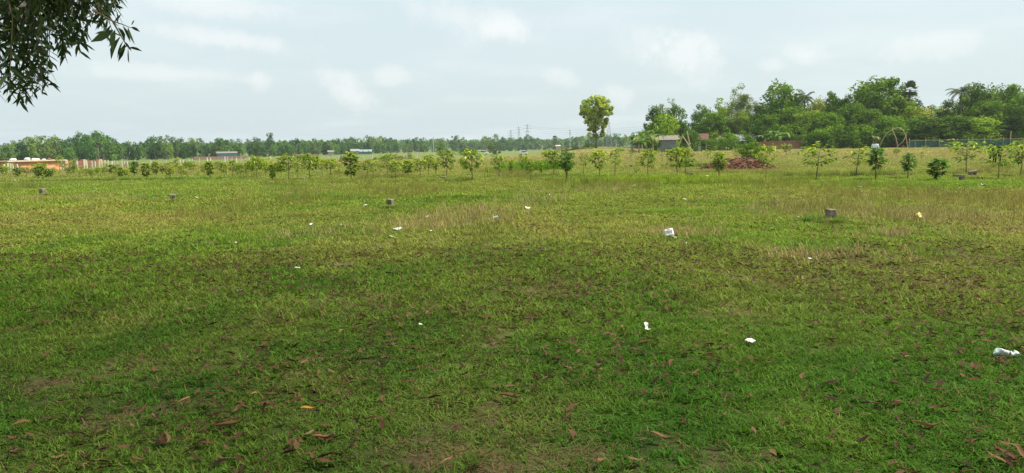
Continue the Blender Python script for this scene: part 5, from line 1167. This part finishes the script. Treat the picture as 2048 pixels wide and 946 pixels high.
sv_, se_, sr_ = [(0, 0, .82), (0, 0, 1.0), (0, 0, 1.2), (0, 0, 1.34), (0, .005, 1.42)], [(0, 1), (1, 2), (2, 3), (3, 4)], [(.185, .135), (.178, .128), (.172, .122), (.165, .11), (.085, .075)]
for s in (-1, 1): b = len(sv_); sv_ += [(s * .18, 0, 1.36), (s * .225, 0, 1.08), (s * .225, .05, .92)]; se_ += [(3, b), (b, b + 1), (b + 1, b + 2)]; sr_ += [.085, .07, .055]
skinned('shirt', MAT['shirt'], sv_, se_, sr_, pr_)
tv, te, trd = [(0, 0, .9)], [], [(.165, .12)]
for s in (-1, 1): b = len(tv); tv += [(s * .095, 0, .80), (s * .10, .03 * s, .48), (s * .10, -.02 + .05 * s, .11)]; te += [(0, b), (b, b + 1), (b + 1, b + 2)]; trd += [.105, .085, .065]
skinned('trousers', MAT['trousers'], tv, te, trd, pr_)
me = bpy.data.meshes.new('hair'); bm = bmesh.new(); bmesh.ops.create_uvsphere(bm, u_segments=16, v_segments=10, radius=.112)
bmesh.ops.delete(bm, geom=[v_ for v_ in bm.verts if v_.co.z < -.01 and v_.co.y > -.03 or v_.co.z < -.07], context='VERTS')
for v_ in bm.verts: v_.co.x *= .88; v_.co.z *= 1.05
bm.to_mesh(me); bm.free(); me.materials.append(MAT['hair']); link('hair', me, pr_, (0, .01, 1.645))
for s in (-1, 1):
    MB().tube([(s * .09, .01, 1.6), (s * .105, .01, 1.6)], [.03, .02], 6).build('ear', MAT['skin'], pr_); MB().box((s * .035, .112, 1.625), (.026, .012, .012)).build('eye', MAT['hair'], pr_, bevel=.004)
    hb = MB().box((s * .215, .085, .745), (.028, .07, .08))
    for fk in range(4): hb.tube([(s * .215, .058 + .019 * fk, .71), (s * .212, .062 + .019 * fk, .68), (s * .20, .066 + .019 * fk, .645 + .004 * abs(fk - 1.5))], [.009, .008, .006], 5)
    hb.tube([(s * .205, .12, .76), (s * .19, .135, .735), (s * .185, .135, .705)], [.011, .009, .007], 5); hb.build('hand', MAT['skin'], pr_, True)
    MB().box((s * .10, .06 + .05 * s, .03), (.085, .24, .07)).build('shoe', MAT['trousers'], pr_, bevel=.025)
MB().add([(0, .11, 1.62), (-.017, .112, 1.575), (.017, .112, 1.575), (0, .14, 1.58)], [(0, 1, 3), (0, 3, 2), (1, 2, 3)]).build('nose', MAT['skin'], pr_); MB().box((0, .108, 1.545), (.04, .01, .01)).build('mouth', MAT['horn'], pr_, bevel=.003)

p = P(1989, 327); cw = thing('cow', 'black cow seen end-on, half hidden behind the wide sapling at the right', 'cow', p, facing(p) + .18)
# local +y away from camera: rump towards the camera, head down in front
cv = [(0, -.55, .98), (0, -.1, .95), (0, .4, .95), (0, .75, 1.02), (0, 1.05, .95), (0, 1.25, .72), (0, 1.38, .50), (0, 1.46, .36)]; ce = [(i, i + 1) for i in range(7)]; cr = [(.22, .22), (.25, .30), (.25, .29), (.20, .25), (.14, .18), (.11, .14), (.10, .11), (.065, .07)]
for s in (-1, 1):
    b = len(cv); cv += [(s * .17, -.58, .88), (s * .19, -.52, .62), (s * .18, -.66, .40), (s * .18, -.62, .10), (s * .18, -.58, .03)]; ce += [(0, b), (b, b + 1), (b + 1, b + 2), (b + 2, b + 3), (b + 3, b + 4)]; cr += [(.13, .16), (.085, .11), (.052, .06), (.04, .04), (.05, .06)]
    b = len(cv); cv += [(s * .16, .62, .80), (s * .16, .62, .45), (s * .16, .60, .10), (s * .16, .64, .03)]; ce += [(3, b), (b, b + 1), (b + 1, b + 2), (b + 2, b + 3)]; cr += [.11, .06, .04, .05]
skinned('body', MAT['cow'], cv, ce, cr, cw)
MB().tube([(0, -.78, 1.12), (.02, -.88, .95), (.03, -.9, .65), (.02, -.88, .42)], [.03, .022, .016, .035], 6).build('tail', MAT['cow'], cw, True)
for s in (-1, 1):
    MB().tube([(s * .09, 1.16, .92), (s * .2, 1.14, .96), (s * .28, 1.12, .92)], [.03, .05, .01], 6).build('ear', MAT['cow'], cw, True)
    MB().tube([(s * .06, 1.17, .95), (s * .13, 1.16, 1.08), (s * .10, 1.2, 1.2)], [.028, .02, .006], 6).build('horn', MAT['horn'], cw, True)

# ------------------------------------------------------------------ hazy air
m, t = newmat('haze_air'); m.cycles.volume_sampling = 'DISTANCE'; o_ = mk(t, 'ShaderNodeOutputMaterial'); pv = mk(t, 'ShaderNodeVolumePrincipled'); t.links.new(pv.outputs[0], o_.inputs['Volume'])
pv.inputs['Color'].default_value = (.86, .93, 1.0, 1); pv.inputs['Density'].default_value = 0.00018; pv.inputs['Anisotropy'].default_value = .25
HZ = MB().box((0, 0, 14.5), (3000, 3000, 36.6)).build('haze', m); tag(HZ, 'thin pale haze over the far fields', 'haze', kind='stuff')
